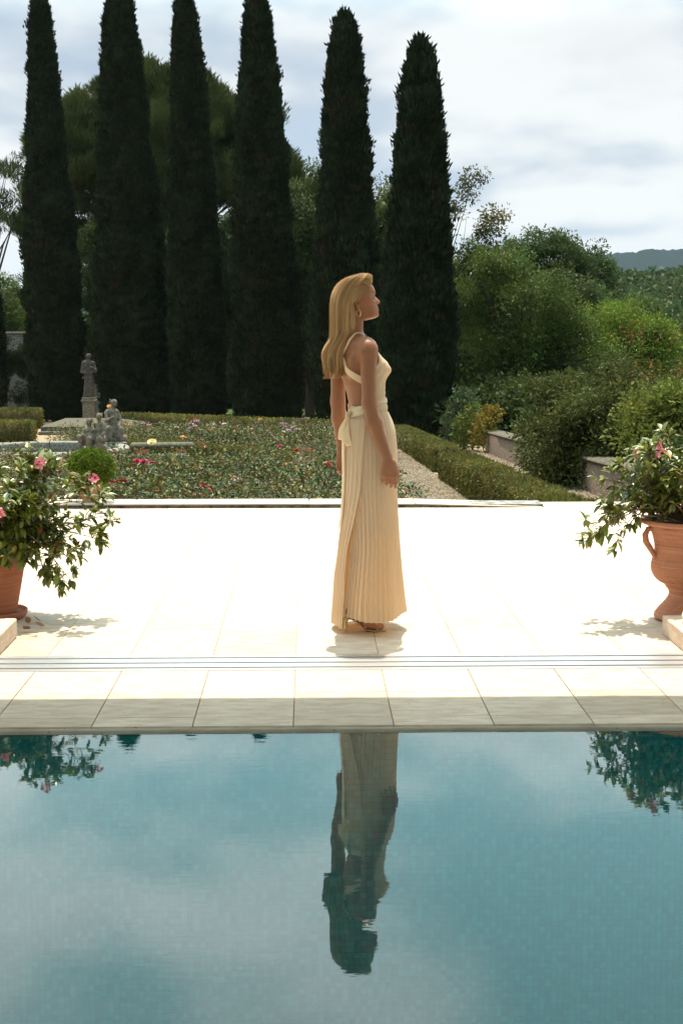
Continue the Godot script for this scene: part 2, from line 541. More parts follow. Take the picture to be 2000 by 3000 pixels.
func make_pool() -> void:
	var lo := Vector3(-3.4, -1.45, -POOL_EDGE + 0.02)
	var hi := Vector3(3.6, -0.03, -1.9)
	var b := MB.new()
	add_box(b, Vector3(lo.x - 0.3, lo.y - 0.2, lo.z - 0.012), Vector3(hi.x + 0.3, lo.y, hi.z + 0.3))
	add_box(b, Vector3(lo.x - 0.3, lo.y, lo.z - 0.25), Vector3(hi.x + 0.3, -0.032, lo.z - 0.011))
	add_box(b, Vector3(lo.x - 0.3, lo.y, hi.z), Vector3(hi.x + 0.3, -0.032, hi.z + 0.3))
	add_box(b, Vector3(lo.x - 0.3, lo.y, lo.z - 0.011), Vector3(lo.x, -0.032, hi.z))
	add_box(b, Vector3(hi.x, lo.y, lo.z - 0.011), Vector3(hi.x + 0.3, -0.032, hi.z))
	var basin := structure("pool_basin", b.mesh(), M.pool_grout, "swimming pool lined with small teal mosaic tiles")
	# glass mosaic on the far wall and the floor below it
	var size := 0.0245
	var tile := box(Vector3(-0.0118, -0.0118, -0.003), Vector3(0.0118, 0.0118, 0.003), 0.0006)
	var where := []
	var tints := PackedColorArray()
	var singles := 0
	var mats := []
	for k in 5:
		var m := mat("tile_%d" % k, [lin(0.005, 0.170, 0.160), lin(0.007, 0.190, 0.180), lin(0.006, 0.150, 0.150), lin(0.010, 0.215, 0.205), lin(0.005, 0.175, 0.182)][k], 0.25, 0.5)
		mats.append(m)
	for r in 57:
		for k in 130:
			var x := -1.62 + k * size
			var y := -0.05 - r * size
			var pick := rng.randi() % 5
			var at := Vector3(x, y, lo.z - 0.010)
			if r >= 38 and r < 43 and absi(k - 66) < 30:
				part(basin, "tile", tile, mats[pick], at)
			else:
				where.append(Transform3D(Basis(), at)); tints.append(mats[pick].albedo_color.srgb_to_linear())
	for r in 40:
		for k in 130:
			where.append(Transform3D(Basis(Vector3.RIGHT, PI / 2), Vector3(-1.62 + k * size, lo.y + 0.001, lo.z + 0.02 + r * size))); tints.append(mats[rng.randi() % 5].albedo_color.srgb_to_linear())
	scatter(basin, "mosaic", tile, M.mosaic, where, tints).set_meta("kind", "stuff")
	b = MB.new()
	for r in 2:
		for k in 2:
			var x: float = [lo.x + 0.001, hi.x - 0.001][k]
			var z: float = [hi.z - 0.001, lo.z - 0.006][r]
			b.p(Vector3(x, -0.016, z), Color.WHITE, Vector2(x * 0.8, z * 2.2))
	b.grid(2, 2, 0)
	structure("water", b.mesh(), M.pool_water, "still teal pool water mirroring sky, woman and plants")
	# the near side of the pool, where the photographer stands
	structure("floor", box(Vector3(-6, -0.5, -1.9), Vector3(6.2, 0, 6.0), 0.004), M.travertine_1)

func make_pavilion() -> void:
	# the roof over the pool: its front edge draws the line of shade on the paving
	var p := thing("pool_pavilion", "flat-roofed pavilion over the pool on stone columns", "pavilion", Vector3(0, 0, 0))
	part(p, "roof", box(Vector3(-7, 3.62, -7.235), Vector3(7.3, 3.95, -1.2), 0.02), M.roof_render)
	part(p, "lintel", box(Vector3(-7, 3.36, -7.14), Vector3(7.3, 3.62, -6.66), 0.02), M.column_stone)
	for x in [-6.0, 6.4]:
		for z in [-6.9, -1.6]:
			part(p, "pillar", box(Vector3(x - 0.25, 0, z - 0.24), Vector3(x + 0.25, 3.36 if z < 0 else 3.62, z + 0.24), 0.02), M.column_stone)
	var prof := [Vector2(0.0, 0.0), Vector2(0.20, 0.0), Vector2(0.222, 0.018), Vector2(0.228, 0.038), Vector2(0.222, 0.058), Vector2(0.196, 0.074), Vector2(0.188, 0.080), Vector2(0.188, 0.088), Vector2(0.178, 0.098), Vector2(0.172, 0.112), Vector2(0.178, 0.124), Vector2(0.192, 0.132), Vector2(0.200, 0.146), Vector2(0.192, 0.162), Vector2(0.166, 0.170), Vector2(0.160, 0.185)]
	var base := lathe(prof, 48)
	var shaft := lathe([Vector2(0.160, 0.0), Vector2(0.153, 0.03), Vector2(0.150, 0.9), Vector2(0.134, 2.75), Vector2(0.150, 2.78), Vector2(0.150, 2.82), Vector2(0.136, 2.84), Vector2(0.17, 2.92), Vector2(0.20, 2.96)], 40)
	for a in [[-1.74, "pale stone column on a square plinth beside the tapered terracotta pot"], [2.075, "pale stone column on a square plinth beside the handled terracotta urn"]]:
		var c := thing("stone_column", a[1], "column", Vector3(a[0], 0, -6.885))
		part(c, "plinth", box(Vector3(-0.265, 0, -0.265), Vector3(0.265, 0.098, 0.265), 0.006), M.travertine_0 if a[0] < 0 else M.travertine_2)
		part(c, "base", base, M.column_stone, Vector3(0, 0.098, 0))
		part(c, "shaft", shaft, M.column_stone, Vector3(0, 0.283, 0))
		part(c, "capital", box(Vector3(-0.23, 3.243, -0.23), Vector3(0.23, 3.358, 0.23), 0.01), M.column_stone)

# ------------------------------------------------------------------ plants
func rand_dir() -> Vector3:
	var y := rng.randf_range(-1, 1)
	var a := rng.randf() * TAU
	var r := sqrt(1 - y * y)
	return Vector3(cos(a) * r, y, sin(a) * r)

# one folded leaf: two faces on either side of the midrib
func add_leaf(b: MB, at: Vector3, dir: Vector3, side: Vector3, length: float, width: float, tint: Color, fold := 0.25) -> void:
	var nrm := dir.cross(side).normalized()
	var mid := at + dir * length * 0.5 - nrm * width * fold
	var tip := at + dir * length
	var l := at + dir * length * 0.45 - side * width * 0.5
	var r := at + dir * length * 0.45 + side * width * 0.5
	b.flat_quad(at, l, tip, mid, tint)
	b.flat_quad(at, mid, tip, r, tint)

func leaf_clump(count: int, radius: float, length: float, width: float, squash := 0.8, base := Color(1, 1, 1), spread := 0.25) -> ArrayMesh:
	var b := MB.new()
	for k in count:
		var d := rand_dir()
		var at := Vector3(d.x, d.y * squash, d.z) * radius * pow(rng.randf(), 0.45)
		var dir := (d + rand_dir() * 0.8 + Vector3.DOWN * 0.15).normalized()
		var side := dir.cross(Vector3.UP + rand_dir() * 0.6).normalized()
		var f := rng.randf_range(1.0 - spread, 1.0 + spread)
		add_leaf(b, at, dir, side, length * rng.randf_range(0.7, 1.2), width * rng.randf_range(0.8, 1.2), Color(base.r * f * rng.randf_range(0.88, 1.12), base.g * f, base.b * f))
	return b.mesh()

func spray(count: int, height: float, radius: float, width: float, lean: float) -> ArrayMesh:      # upright feathery tuft
	var b := MB.new()
	for k in count:
		var a := rng.randf() * TAU
		var out := Vector3(cos(a), 0, sin(a))
		var at := out * radius * rng.randf() + Vector3.UP * height * rng.randf_range(0.0, 0.55)
		var dir := (Vector3.UP + out * rng.randf_range(0.1, 1.0) * lean + rand_dir() * 0.15).normalized()
		var side := dir.cross(rand_dir()).normalized()
		var f := rng.randf_range(0.65, 1.3)
		add_leaf(b, at, dir, side, height * rng.randf_range(0.3, 0.6), width * rng.randf_range(0.7, 1.3), Color(f * rng.randf_range(0.85, 1.2), f, f * rng.randf_range(0.8, 1.1)), 0.15)
	return b.mesh()

func cypress_radius(t: float) -> float:      # share of the full radius at height t of the crown
	var at := [0.0, 0.05, 0.17, 0.38, 0.60, 0.80, 0.92, 0.965, 0.99, 1.0]
	var share := [0.86, 0.96, 1.0, 0.92, 0.70, 0.50, 0.35, 0.24, 0.11, 0.02]
	for k in at.size() - 1:
		if t <= at[k + 1]: return lerpf(share[k], share[k + 1], (t - at[k]) / (at[k + 1] - at[k]))
	return 0.04

func make_cypress(x: float, z: float, top: float, radius: float, label: String, clump: Mesh, lean := 0.0) -> void:
	var g := ground(x, z)
	var t := thing("cypress_tree", label, "cypress", Vector3(x, g, z), "tall cypresses along the end of the garden")
	var H := top - g
	var slim := rng.randf_range(0.88, 1.22)
	var rough := rng.randf_range(0.22, 0.36)
	part(t, "trunk", tube([Vector3(0, -0.2, 0), Vector3(0, H * 0.4, 0), Vector3(lean * 0.5, H * 0.94, 0)], [0.28, 0.2, 0.03], 8), M.bark)
	var f := FastNoiseLite.new()
	f.seed = rng.randi() % 9999; f.frequency = 0.42; f.fractal_octaves = 4; f.fractal_gain = 0.6
	# inner body, so that no daylight shows through the column
	var b := MB.new()
	var rows := 60
	var cols := 26
	for r in rows:
		var tt := r / (rows - 1.0)
		for k in cols:
			var a := TAU * k / cols
			var rr := radius * pow(cypress_radius(tt), slim) * (0.72 + rough * 0.85 * f.get_noise_3d(cos(a) * 2.0, tt * H, sin(a) * 2.0))
			b.p(Vector3(cos(a) * rr + lean * tt, tt * (H - 0.35) + 0.25, sin(a) * rr), Color(0.024, 0.031, 0.015))
	for r in rows - 1:
		for k in cols:
			b.quad(r * cols + k, (r + 1) * cols + k, (r + 1) * cols + (k + 1) % cols, r * cols + (k + 1) % cols)
	part(t, "inner_crown", b.mesh(), M.cypress)
	var where := []
	var tints := PackedColorArray()
	var n := int(H * radius * 2.0 * PI * 62.0)
	for k in n:
		var tt := rng.randf()
		var share := cypress_radius(tt)
		if rng.randf() > share + 0.25: continue
		var a := rng.randf() * TAU
		var bump := f.get_noise_3d(cos(a) * 2.0, tt * H, sin(a) * 2.0)
		var rr := radius * pow(share, slim) * (0.80 + rough * bump + rng.randf_range(-0.08, 0.08))
		if rng.randf() < 0.02: rr += rng.randf_range(0.05, 0.22)
		var out := Vector3(cos(a), 0, sin(a))
		var basis := Basis(Vector3.UP, rng.randf() * TAU)
		basis = Basis(Vector3(out.z, 0, -out.x).normalized(), rng.randf_range(0.0, 0.30)) * basis
		var s := rng.randf_range(0.7, 1.35)
		where.append(Transform3D(basis.scaled(Vector3(s, s * rng.randf_range(0.85, 1.25), s)), out * rr + Vector3(lean * tt, tt * (H - 0.5) + rng.randf_range(-0.1, 0.15), 0)))
		var tone := rng.randf_range(0.6, 1.4) * (1.0 + 0.6 * bump)
		tints.append(Color(0.024 * tone, 0.031 * tone, 0.0150 * tone) if rng.randf() < (0.97 if noise.get_noise_3d(out.x * 25.0 + x * 9.0, tt * 190.0, out.z * 25.0) < 0.30 else 0.75) else Color(0.042, 0.032, 0.018))
	for k in 26:          # the pointed tips at the very top
		var a := rng.randf() * TAU
		var s := rng.randf_range(0.8, 1.5)
		where.append(Transform3D(Basis(Vector3(1, 0, 0.3).normalized(), rng.randf_range(-0.15, 0.15)).scaled(Vector3(s * 0.8, s * 1.4, s * 0.8)), Vector3(cos(a) * radius * 0.25 * rng.randf() + lean, H - rng.randf_range(0.75, 1.3), sin(a) * radius * 0.25 * rng.randf())))
		tints.append(Color(0.024, 0.031, 0.015))
	scatter(t, "crown", clump, M.cypress, where, tints)

# broad crown made of lobes: [centre relative to the base, radii]
func fill_lobes(lobes: Array, per_area: float, tone: Color, vary: float, where: Array, tints: PackedColorArray, size: float, upward := false, seed_ := 0) -> PackedColorArray:
	var f := FastNoiseLite.new()
	f.seed = 77 + seed_; f.frequency = 0.9 / maxf(size, 0.05) * 0.35; f.fractal_octaves = 2
	for l in lobes:
		var c: Vector3 = l[0]
		var r: Vector3 = l[1]
		var n := int(per_area * 4.0 * PI * pow((pow(r.x * r.y, 1.6) + pow(r.x * r.z, 1.6) + pow(r.y * r.z, 1.6)) / 3.0, 1.0 / 1.6))
		var lobe_tone := rng.randf_range(1.0 - vary, 1.0 + vary) * 1.25
		for k in n:
			var d := rand_dir()
			if d.y < -0.5 and rng.randf() < 0.6: continue
			var rad := 1.0 - 0.45 * pow(rng.randf(), 2.0)
			var p := c + Vector3(d.x * r.x, d.y * r.y, d.z * r.z) * rad
			if f.get_noise_3dv(p) < -0.06: continue          # gaps in the crown
			var basis := Basis(Vector3.UP, rng.randf() * TAU)
			if upward: basis = Basis(Vector3(d.z, 0, -d.x).normalized() if absf(d.y) < 0.98 else Vector3.RIGHT, rng.randf_range(0.0, 0.5)) * basis
			else: basis = Basis(rand_dir(), rng.randf_range(0, 1.2)) * basis
			var s := rng.randf_range(0.7, 1.3)
			where.append(Transform3D(basis.scaled(Vector3.ONE * s), p))
			var t := lobe_tone * rng.randf_range(0.75, 1.25)
			tints.append(Color(tone.r * t * rng.randf_range(0.85, 1.2), tone.g * t, tone.b * t))
	return tints

func make_limbs(b: MB, base_r: float, trunk_top: Vector3, lobes: Array) -> void:
	add_tube(b, PackedVector3Array([Vector3(0, -0.3, 0), trunk_top * 0.5 + Vector3(0.06, 0, 0.05), trunk_top]), PackedFloat32Array([base_r * 1.2, base_r * 0.9, base_r * 0.7]), 8)
	for l in lobes:
		var c: Vector3 = l[0]
		var mid := trunk_top.lerp(c, 0.5) + rand_dir() * 0.25
		add_tube(b, PackedVector3Array([trunk_top * rng.randf_range(0.8, 1.0), mid, mid.lerp(c, 0.7), c]), PackedFloat32Array([base_r * 0.32, base_r * 0.17, base_r * 0.08, base_r * 0.03]), 5)

func make_tree(called: String, label: String, category: String, at: Vector3, trunk_top: Vector3, trunk_r: float, lobes: Array, clump: Mesh, material: Material, tone: Color, per_area: float, size: float, group := "", upward := false, vary := 0.32) -> Node3D:
	var t := thing(called, label, category, at, group)
	var b := MB.new()
	make_limbs(b, trunk_r, trunk_top, lobes)
	part(t, "trunk", b.mesh(), M.bark)
	var where := []
	var tints := PackedColorArray()
	tints = fill_lobes(lobes, per_area, Color(tone.r * 1.05, tone.g * 1.04, tone.b * 0.9), vary, where, tints, size, upward, names.get(called, 0) * 13)
	scatter(t, "crown", clump, material, where, tints)
	return t

func dome(n: int, rad: Vector3, lobe: float, low := -0.2) -> Array:       # lobes spread over a dome
	var o := []
	var g := PI * (3.0 - sqrt(5.0))
	for k in n:
		var y := lerpf(1.0, low, (k + 0.5) / n)
		var r := sqrt(maxf(0, 1 - y * y))
		var a := g * k + rng.randf_range(-0.25, 0.25)
		var s := rng.randf_range(0.75, 1.25) * lobe
		o.append([Vector3(cos(a) * r * rad.x, y * rad.y, sin(a) * r * rad.z) * rng.randf_range(0.62, 0.86), Vector3(s, s * rng.randf_range(0.65, 0.9), s)])
	return o

func lift(lobes: Array, by: Vector3) -> Array:
	return lobes.map(func(l): return [l[0] + by, l[1]])

func make_trees() -> void:
	var tuft := spray(30, 0.34, 0.15, 0.06, 0.6)
	# [x, z, top, radius, label]
	var row := [
		[-16.7, -72.0, 10.6, 1.7, "shorter dark cypress beside the loose pine bough at the garden wall", 0.0],
		[-11.88, -68.0, 17.8, 1.42, "slender dark cypress behind the clipped hedge corner by the steps", -0.55],
		[-8.0, -66.0, 18.0, 1.80, "broad dark cypress standing behind the draped statue on its pedestal", -0.5],
		[-4.82, -64.0, 16.8, 1.28, "narrowest dark cypress, between two broader ones behind the rose beds", -0.55],
		[-1.68, -61.0, 16.2, 1.58, "broad dark cypress rising behind the lilac and apricot roses", -0.45],
		[1.52, -55.0, 13.85, 1.42, "dark cypress with a rounded top, directly behind the woman", -0.1],
		[3.55, -46.0, 11.1, 1.22, "lowest dark cypress of the row, next to the ivy-covered wall", 0.05],
	]
	for a in row: make_cypress(a[0], a[1], a[2], a[3], a[4], tuft, a[5])
	print("cypress ", Time.get_ticks_msec())

	# stone pine behind the cypresses
	var needle := spray(30, 0.75, 0.32, 0.05, 1.0)
	var lob := lift(dome(64, Vector3(8.6, 6.8, 5.0), 1.6, -0.05), Vector3(0, 13.4, 0))
	for k in 44: lob.append([Vector3(rng.randf_range(-7.9, 7.9), rng.randf_range(7.2, 13.5), rng.randf_range(-3, 3)), Vector3(1.5, 1.0, 1.4)])
	make_tree("stone_pine", "wide stone pine with a dense domed crown behind the cypresses", "pine", Vector3(-8.3, ground(-8.3, -85), -85), Vector3(0.4, 9.5, 0), 0.26, lob, needle, M.needles, Color(0.060, 0.070, 0.026), 15.0, 0.8, "", true)
	make_tree("stone_pine", "loose pine bough reaching out past the slender cypress at the garden wall", "pine", Vector3(-19.0, ground(-19, -85), -85), Vector3(0.3, 8.0, 0), 0.28, lift(dome(12, Vector3(2.2, 3.6, 2.0), 0.75, -0.7), Vector3(0.9, 12.4, 0)), needle, M.needles, Color(0.060, 0.078, 0.035), 5.0, 0.6, "", true)
	# broadleaf trees
	var oak := leaf_clump(44, 0.42, 0.17, 0.085, 0.75)
	var fine := leaf_clump(60, 0.42, 0.12, 0.05, 0.75)
	var low := leaf_clump(36, 0.24, 0.085, 0.042, 0.85)
	var G := "broadleaf trees beyond the garden"
	make_tree("broadleaf_tree", "tall olive-green tree between the round-topped cypress and the broad one", "tree", Vector3(0.1, ground(0.1, -78), -78), Vector3(0, 3 - ground(0.1, -78), 0), 0.25, lift(dome(30, Vector3(2.4, 5.6, 2.4), 0.9, -0.9), Vector3(0, 5.6 - ground(0.1, -78), 0)), oak, M.leaves, Color(0.072, 0.094, 0.022), 5.0, 0.5, G)
	make_tree("broadleaf_tree", "yellowish green tree in the gap before the lowest cypress", "tree", Vector3(3.75, ground(3.75, -68), -68), Vector3(0, 3 - ground(3.75, -68), 0), 0.22, lift(dome(30, Vector3(2.3, 5.0, 2.2), 0.85, -0.9), Vector3(0, 4.6 - ground(3.75, -68), 0)), oak, M.leaves, Color(0.095, 0.105, 0.024), 5.0, 0.5, G)
	# sparse oak whose bare-ish boughs stick out beside the lowest cypress
	var sparse := []
	for a in [[-1.6, 6.0], [-0.9, 7.2], [-0.4, 8.4], [0.2, 9.5], [0.7, 10.3], [0.95, 10.75], [0.6, 9.0], [1.2, 8.3], [1.6, 8.75], [2.0, 9.2], [0.9, 7.4], [1.7, 7.5], [2.2, 7.9], [-1.1, 8.2], [-0.2, 6.6], [0.6, 6.2], [-1.7, 7.6]]:
		sparse.append([Vector3(a[0], a[1], rng.randf_range(-0.6, 0.6)), Vector3(0.42, 0.34, 0.42)])
	make_tree("broadleaf_tree", "thin oak with loose twiggy boughs against the sky beside the lowest cypress", "tree", Vector3(6.2, ground(6.2, -62), -62), Vector3(-0.3, 5.0, 0), 0.11, sparse, leaf_clump(18, 0.34, 0.15, 0.08, 0.8), M.leaves, Color(0.085, 0.080, 0.030), 14.0, 0.4, G)
	var big := lift(dome(44, Vector3(1.9, 2.7, 2.0), 0.62, -0.7), Vector3(-0.2, 1.9, 0))
	big += lift(dome(34, Vector3(1.7, 1.7, 1.8), 0.58, -0.7), Vector3(1.7, 0.6, 0.2))
	big += lift(dome(20, Vector3(1.1, 1.4, 1.2), 0.5, -0.8), Vector3(-1.4, 3.0, -0.2))
	big += lift(dome(26, Vector3(1.5, 1.3, 1.6), 0.55, -0.7), Vector3(2.5, -0.9, 0.6))
	big += lift(dome(26, Vector3(1.6, 1.6, 1.6), 0.58, -0.8), Vector3(-0.8, -0.8, 0.7))
	make_tree("broadleaf_tree", "large deep green oak filling the space beyond the retaining wall", "tree", Vector3(7.1, ground(7.1, -47.5), -47.5), Vector3(0, 0.4 - ground(7.1, -47.5), 0), 0.3, lift(big, Vector3(0, -ground(7.1, -47.5), 0)), fine, M.leaves, Color(0.066, 0.094, 0.022), 5.0, 0.6, G, false, 0.42)
	make_tree("broadleaf_tree", "bright green bushy tree at the foot of the thin oak", "tree", Vector3(7.0, ground(7.0, -62), -62), Vector3(0, 1.5 - ground(7.0, -62), 0), 0.25, lift(dome(26, Vector3(1.7, 1.9, 1.7), 0.7, -0.8), Vector3(0, 3.6 - ground(7.0, -62), 0)), oak, M.leaves, Color(0.098, 0.135, 0.026), 5.5, 0.5, G)
	make_tree("broadleaf_tree", "round-headed dark green tree on the slope behind the large oak", "tree", Vector3(14.0, ground(14.0, -85), -85), Vector3(0, 1 - ground(14.0, -85), 0), 0.35, lift(dome(60, Vector3(4.4, 3.6, 3.4), 1.0, -0.6), Vector3(0, 4.2 - ground(14.0, -85), 0)), oak, M.leaves, Color(0.050, 0.078, 0.022), 4.5, 0.6, G)
	make_tree("broadleaf_tree", "grey-green tree below the round-headed one, on the valley side", "tree", Vector3(11.6, ground(11.6, -68), -68), Vector3(0, 0.5 - ground(11.6, -68), 0), 0.3, lift(dome(40, Vector3(2.9, 2.6, 2.6), 0.9, -0.7), Vector3(0, 1.8 - ground(11.6, -68), 0)), oak, M.leaves, Color(0.062, 0.085, 0.030), 4.8, 0.55, G)
	make_tree("broadleaf_tree", "feathery yellow-green acacia glowing in the sun below the forest", "tree", Vector3(11.2, ground(11.2, -52), -52), Vector3(0, 0 - ground(11.2, -52), 0), 0.25, lift(dome(44, Vector3(2.7, 1.6, 2.2), 0.66, -0.7), Vector3(0, 1.0 - ground(11.2, -52), 0)), fine, M.leaves, Color(0.115, 0.160, 0.022), 5.0, 0.5, G)
	make_tree("broadleaf_tree", "mid green tree on the slope between the acacia and the garden wall bush", "tree", Vector3(8.2, ground(8.2, -43), -43), Vector3(0, -2 - ground(8.2, -43), 0), 0.22, lift(dome(40, Vector3(2.0, 1.6, 1.8), 0.6, -0.7), Vector3(0, -1.9 - ground(8.2, -43), 0)), fine, M.leaves, Color(0.055, 0.085, 0.020), 6.0, 0.5, G)
	make_tree("broadleaf_tree", "light green tree seen past the cypress at the garden wall", "tree", Vector3(-20.5, ground(-20.5, -95), -95), Vector3(0, 1 - ground(-20.5, -95), 0), 0.3, lift(dome(26, Vector3(3.2, 2.8, 3.0), 1.0, -0.7), Vector3(0, 2.6 - ground(-20.5, -95), 0)), oak, M.leaves, Color(0.085, 0.125, 0.03), 4.5, 0.5, G)
	for q in [[6.0, -55.0, 0.9, 1.9, 2.8, "dense green tree close behind the lowest cypress"], [15.6, -70.0, 0.8, 3.0, 2.6, "green tree with a flat crown beyond the acacia on the valley slope"], [17.8, -96.0, 2.6, 3.8, 2.8, "tall green tree at the near edge of the forest"], [13.6, -60.0, -0.6, 2.7, 2.2, "dense green tree just behind the acacia"], [14.2, -49.0, -1.3, 2.6, 1.8, "spreading green tree down the slope beside the acacia"], [10.6, -39.0, -1.7, 2.2, 1.5, "leafy green tree whose top rises behind the wall bushes"], [8.2, -31.0, -0.9, 1.7, 1.1, "olive-green tree top showing above the big loose bush"]]:
		var tone := rng.randf_range(0.8, 1.2)
		make_tree("broadleaf_tree", q[5], "tree", Vector3(q[0], ground(q[0], q[1]), q[1]), Vector3(0, q[2] - 0.5 - ground(q[0], q[1]), 0), 0.2, lift(dome(40, Vector3(q[3], q[4], q[3]), q[3] * 0.3, -0.7), Vector3(0, q[2] - ground(q[0], q[1]), 0)), oak, M.leaves, Color(0.066 * tone, 0.092, 0.024), 5.5, 0.5, G)
	var kind := 0
	for q in [[-10.4, -74.0, 1.2, "dark evergreen shrub in the gap behind the statue's cypress"], [-6.6, -71.5, 0.6, "dark evergreen shrub behind the narrowest cypress"], [-3.1, -69.0, 1.6, "leafy evergreen shrub between the narrowest and the broad cypress"], [0.15, -66.0, 1.8, "leafy evergreen shrub between the broad and the round-topped cypress"], [2.75, -58.0, 0.8, "leafy evergreen shrub between the round-topped and the lowest cypress"]]:
		kind += 1
		make_tree("evergreen_shrub", q[3], "shrub", Vector3(q[0], ground(q[0], q[1]), q[1]), Vector3(0, 1.2, 0), 0.1, lift(dome(44, Vector3(1.5, 4.8, 1.2), 0.66, -0.95), Vector3(0, q[2] + 1.9 - ground(q[0], q[1]), 0)), oak, M.leaves, Color(0.050, 0.070, 0.022), 7.0, 0.5, "shrubs filling the gaps of the cypress row")
	# undergrowth on the valley side, in front of the deep shade
	make_tree("wall_bush", "big loose bush with reddish young leaves hanging over the retaining wall", "bush", Vector3(5.2, ground(5.2, -24.8), -24.8), Vector3(-0.1, -0.6 - ground(5.2, -24.8), 0), 0.10, lift(dome(84, Vector3(1.35, 1.3, 2.0), 0.38, -0.9), Vector3(-0.15, -0.42 - ground(5.2, -24.8), 0)), low, M.leaves, Color(0.068, 0.078, 0.024), 26.0, 0.28, "bushes by the retaining wall")
	make_tree("wall_bush", "broad yellow-green bush behind the handled urn, beside the big loose bush", "bush", Vector3(6.0, ground(6.0, -22), -22), Vector3(0, -0.3 - ground(6.0, -22), 0), 0.10, lift(dome(46, Vector3(1.1, 0.75, 1.4), 0.36, -0.8), Vector3(0, 0.0 - ground(6.0, -22), 0)), low, M.leaves, Color(0.105, 0.120, 0.026), 22.0, 0.28, "bushes by the retaining wall")
	make_tree("wall_bush", "low dark bush at the foot of the wall behind the urn", "bush", Vector3(5.05, ground(5.05, -19.0), -19.0), Vector3(0, -0.8 - ground(5.05, -19.0), 0), 0.06, lift(dome(26, Vector3(0.6, 0.6, 1.2), 0.28, -0.6), Vector3(0, -0.55 - ground(5.05, -19.0), 0)), low, M.leaves, Color(0.045, 0.066, 0.022), 24.0, 0.28, "bushes by the retaining wall")
	make_tree("wall_bush", "dark leafy thicket in the shade below the large oak, behind the ivy", "bush", Vector3(6.0, ground(6, -43), -43), Vector3(0, -1.5 - ground(6, -43), 0), 0.12, lift(dome(40, Vector3(1.7, 1.5, 1.8), 0.6, -0.7), Vector3(0.1, -1.3 - ground(6, -43), 0)), oak, M.leaves, Color(0.040, 0.058, 0.016), 9.0, 0.5, "bushes by the retaining wall")
	make_tree("wall_bush", "dark leafy thicket lower down the valley side behind the wall coping", "bush", Vector3(7.2, ground(7.2, -35), -35), Vector3(0, -1.6 - ground(7.2, -35), 0), 0.12, lift(dome(44, Vector3(1.9, 1.3, 1.8), 0.55, -0.7), Vector3(0.1, -1.5 - ground(7.2, -35), 0)), oak, M.leaves, Color(0.040, 0.062, 0.018), 9.0, 0.5, "bushes by the retaining wall")
	var dry := []
	for k in 20: dry.append([Vector3(rng.randf_range(-0.9, 0.9), rng.randf_range(1.7, 2.9), rng.randf_range(-0.8, 0.8)), Vector3(0.22, 0.16, 0.22)])
	make_tree("thorn_tree", "twiggy half-dry tree with sparse orange leaves above the yellow-green bush", "tree", Vector3(6.35, ground(6.35, -24), -24), Vector3(0.2, 1.3, 0), 0.035, dry, leaf_clump(12, 0.2, 0.06, 0.035, 0.8), M.leaves, Color(0.15, 0.085, 0.025), 22.0, 0.28)
	print("trees ", Time.get_ticks_msec())
	# the wood on the far side of the valley: one mass
	var where := []
	var tints := PackedColorArray()
	var crown := MB.new()
	for l in dome(16, Vector3(2.6, 2.2, 2.6), 1.0, -0.5):
		for k in 60:
			var d := rand_dir()
			var at: Vector3 = l[0] + d * l[1]
			var f := rng.randf_range(0.7, 1.3)
			add_leaf(crown, at, (d + rand_dir() * 0.7).normalized(), d.cross(rand_dir()).normalized(), 0.55, 0.5, Color(f, f, f), 0.2)
	for k in 5200:
		var d := lerpf(88.0, 340.0, pow(rng.randf(), 0.8))
		var x := rng.randf_range(0.10, 0.36) * d + rng.randf_range(-4, 6)
		if d < 100 and x < 16: continue
		var s := rng.randf_range(0.75, 1.5) * (0.85 + d / 420.0)
		where.append(Transform3D(Basis(Vector3.UP, rng.randf() * TAU).scaled(Vector3(s, s * rng.randf_range(0.7, 1.0), s)), Vector3(x, ground(x, -d) + rng.randf_range(2.0, 4.5) * s * 0.6, -d)))
		var t := rng.randf_range(0.7, 1.3)
		tints.append(Color(0.062 * t * rng.randf_range(0.8, 1.35), 0.092 * t, 0.026 * t))
	for k in 700:      # the woods to the other side, seen only between the trunks
		var d := lerpf(100.0, 220.0, rng.randf())
		var x := -rng.randf_range(0.0, 0.3) * d
		var s := rng.randf_range(0.8, 1.3)
		where.append(Transform3D(Basis(Vector3.UP, rng.randf() * TAU).scaled(Vector3.ONE * s), Vector3(x, ground(x, -d) + rng.randf_range(1.5, 4.0), -d)))
		var t := rng.randf_range(0.7, 1.3)
		tints.append(Color(0.06 * t, 0.09 * t, 0.024 * t))
	var wood := scatter(self, "forest", crown.mesh(), M.leaves, where, tints)
	wood.set_meta("kind", "stuff"); wood.set_meta("label", "dense green wood covering the far valley slope"); wood.set_meta("category", "forest")

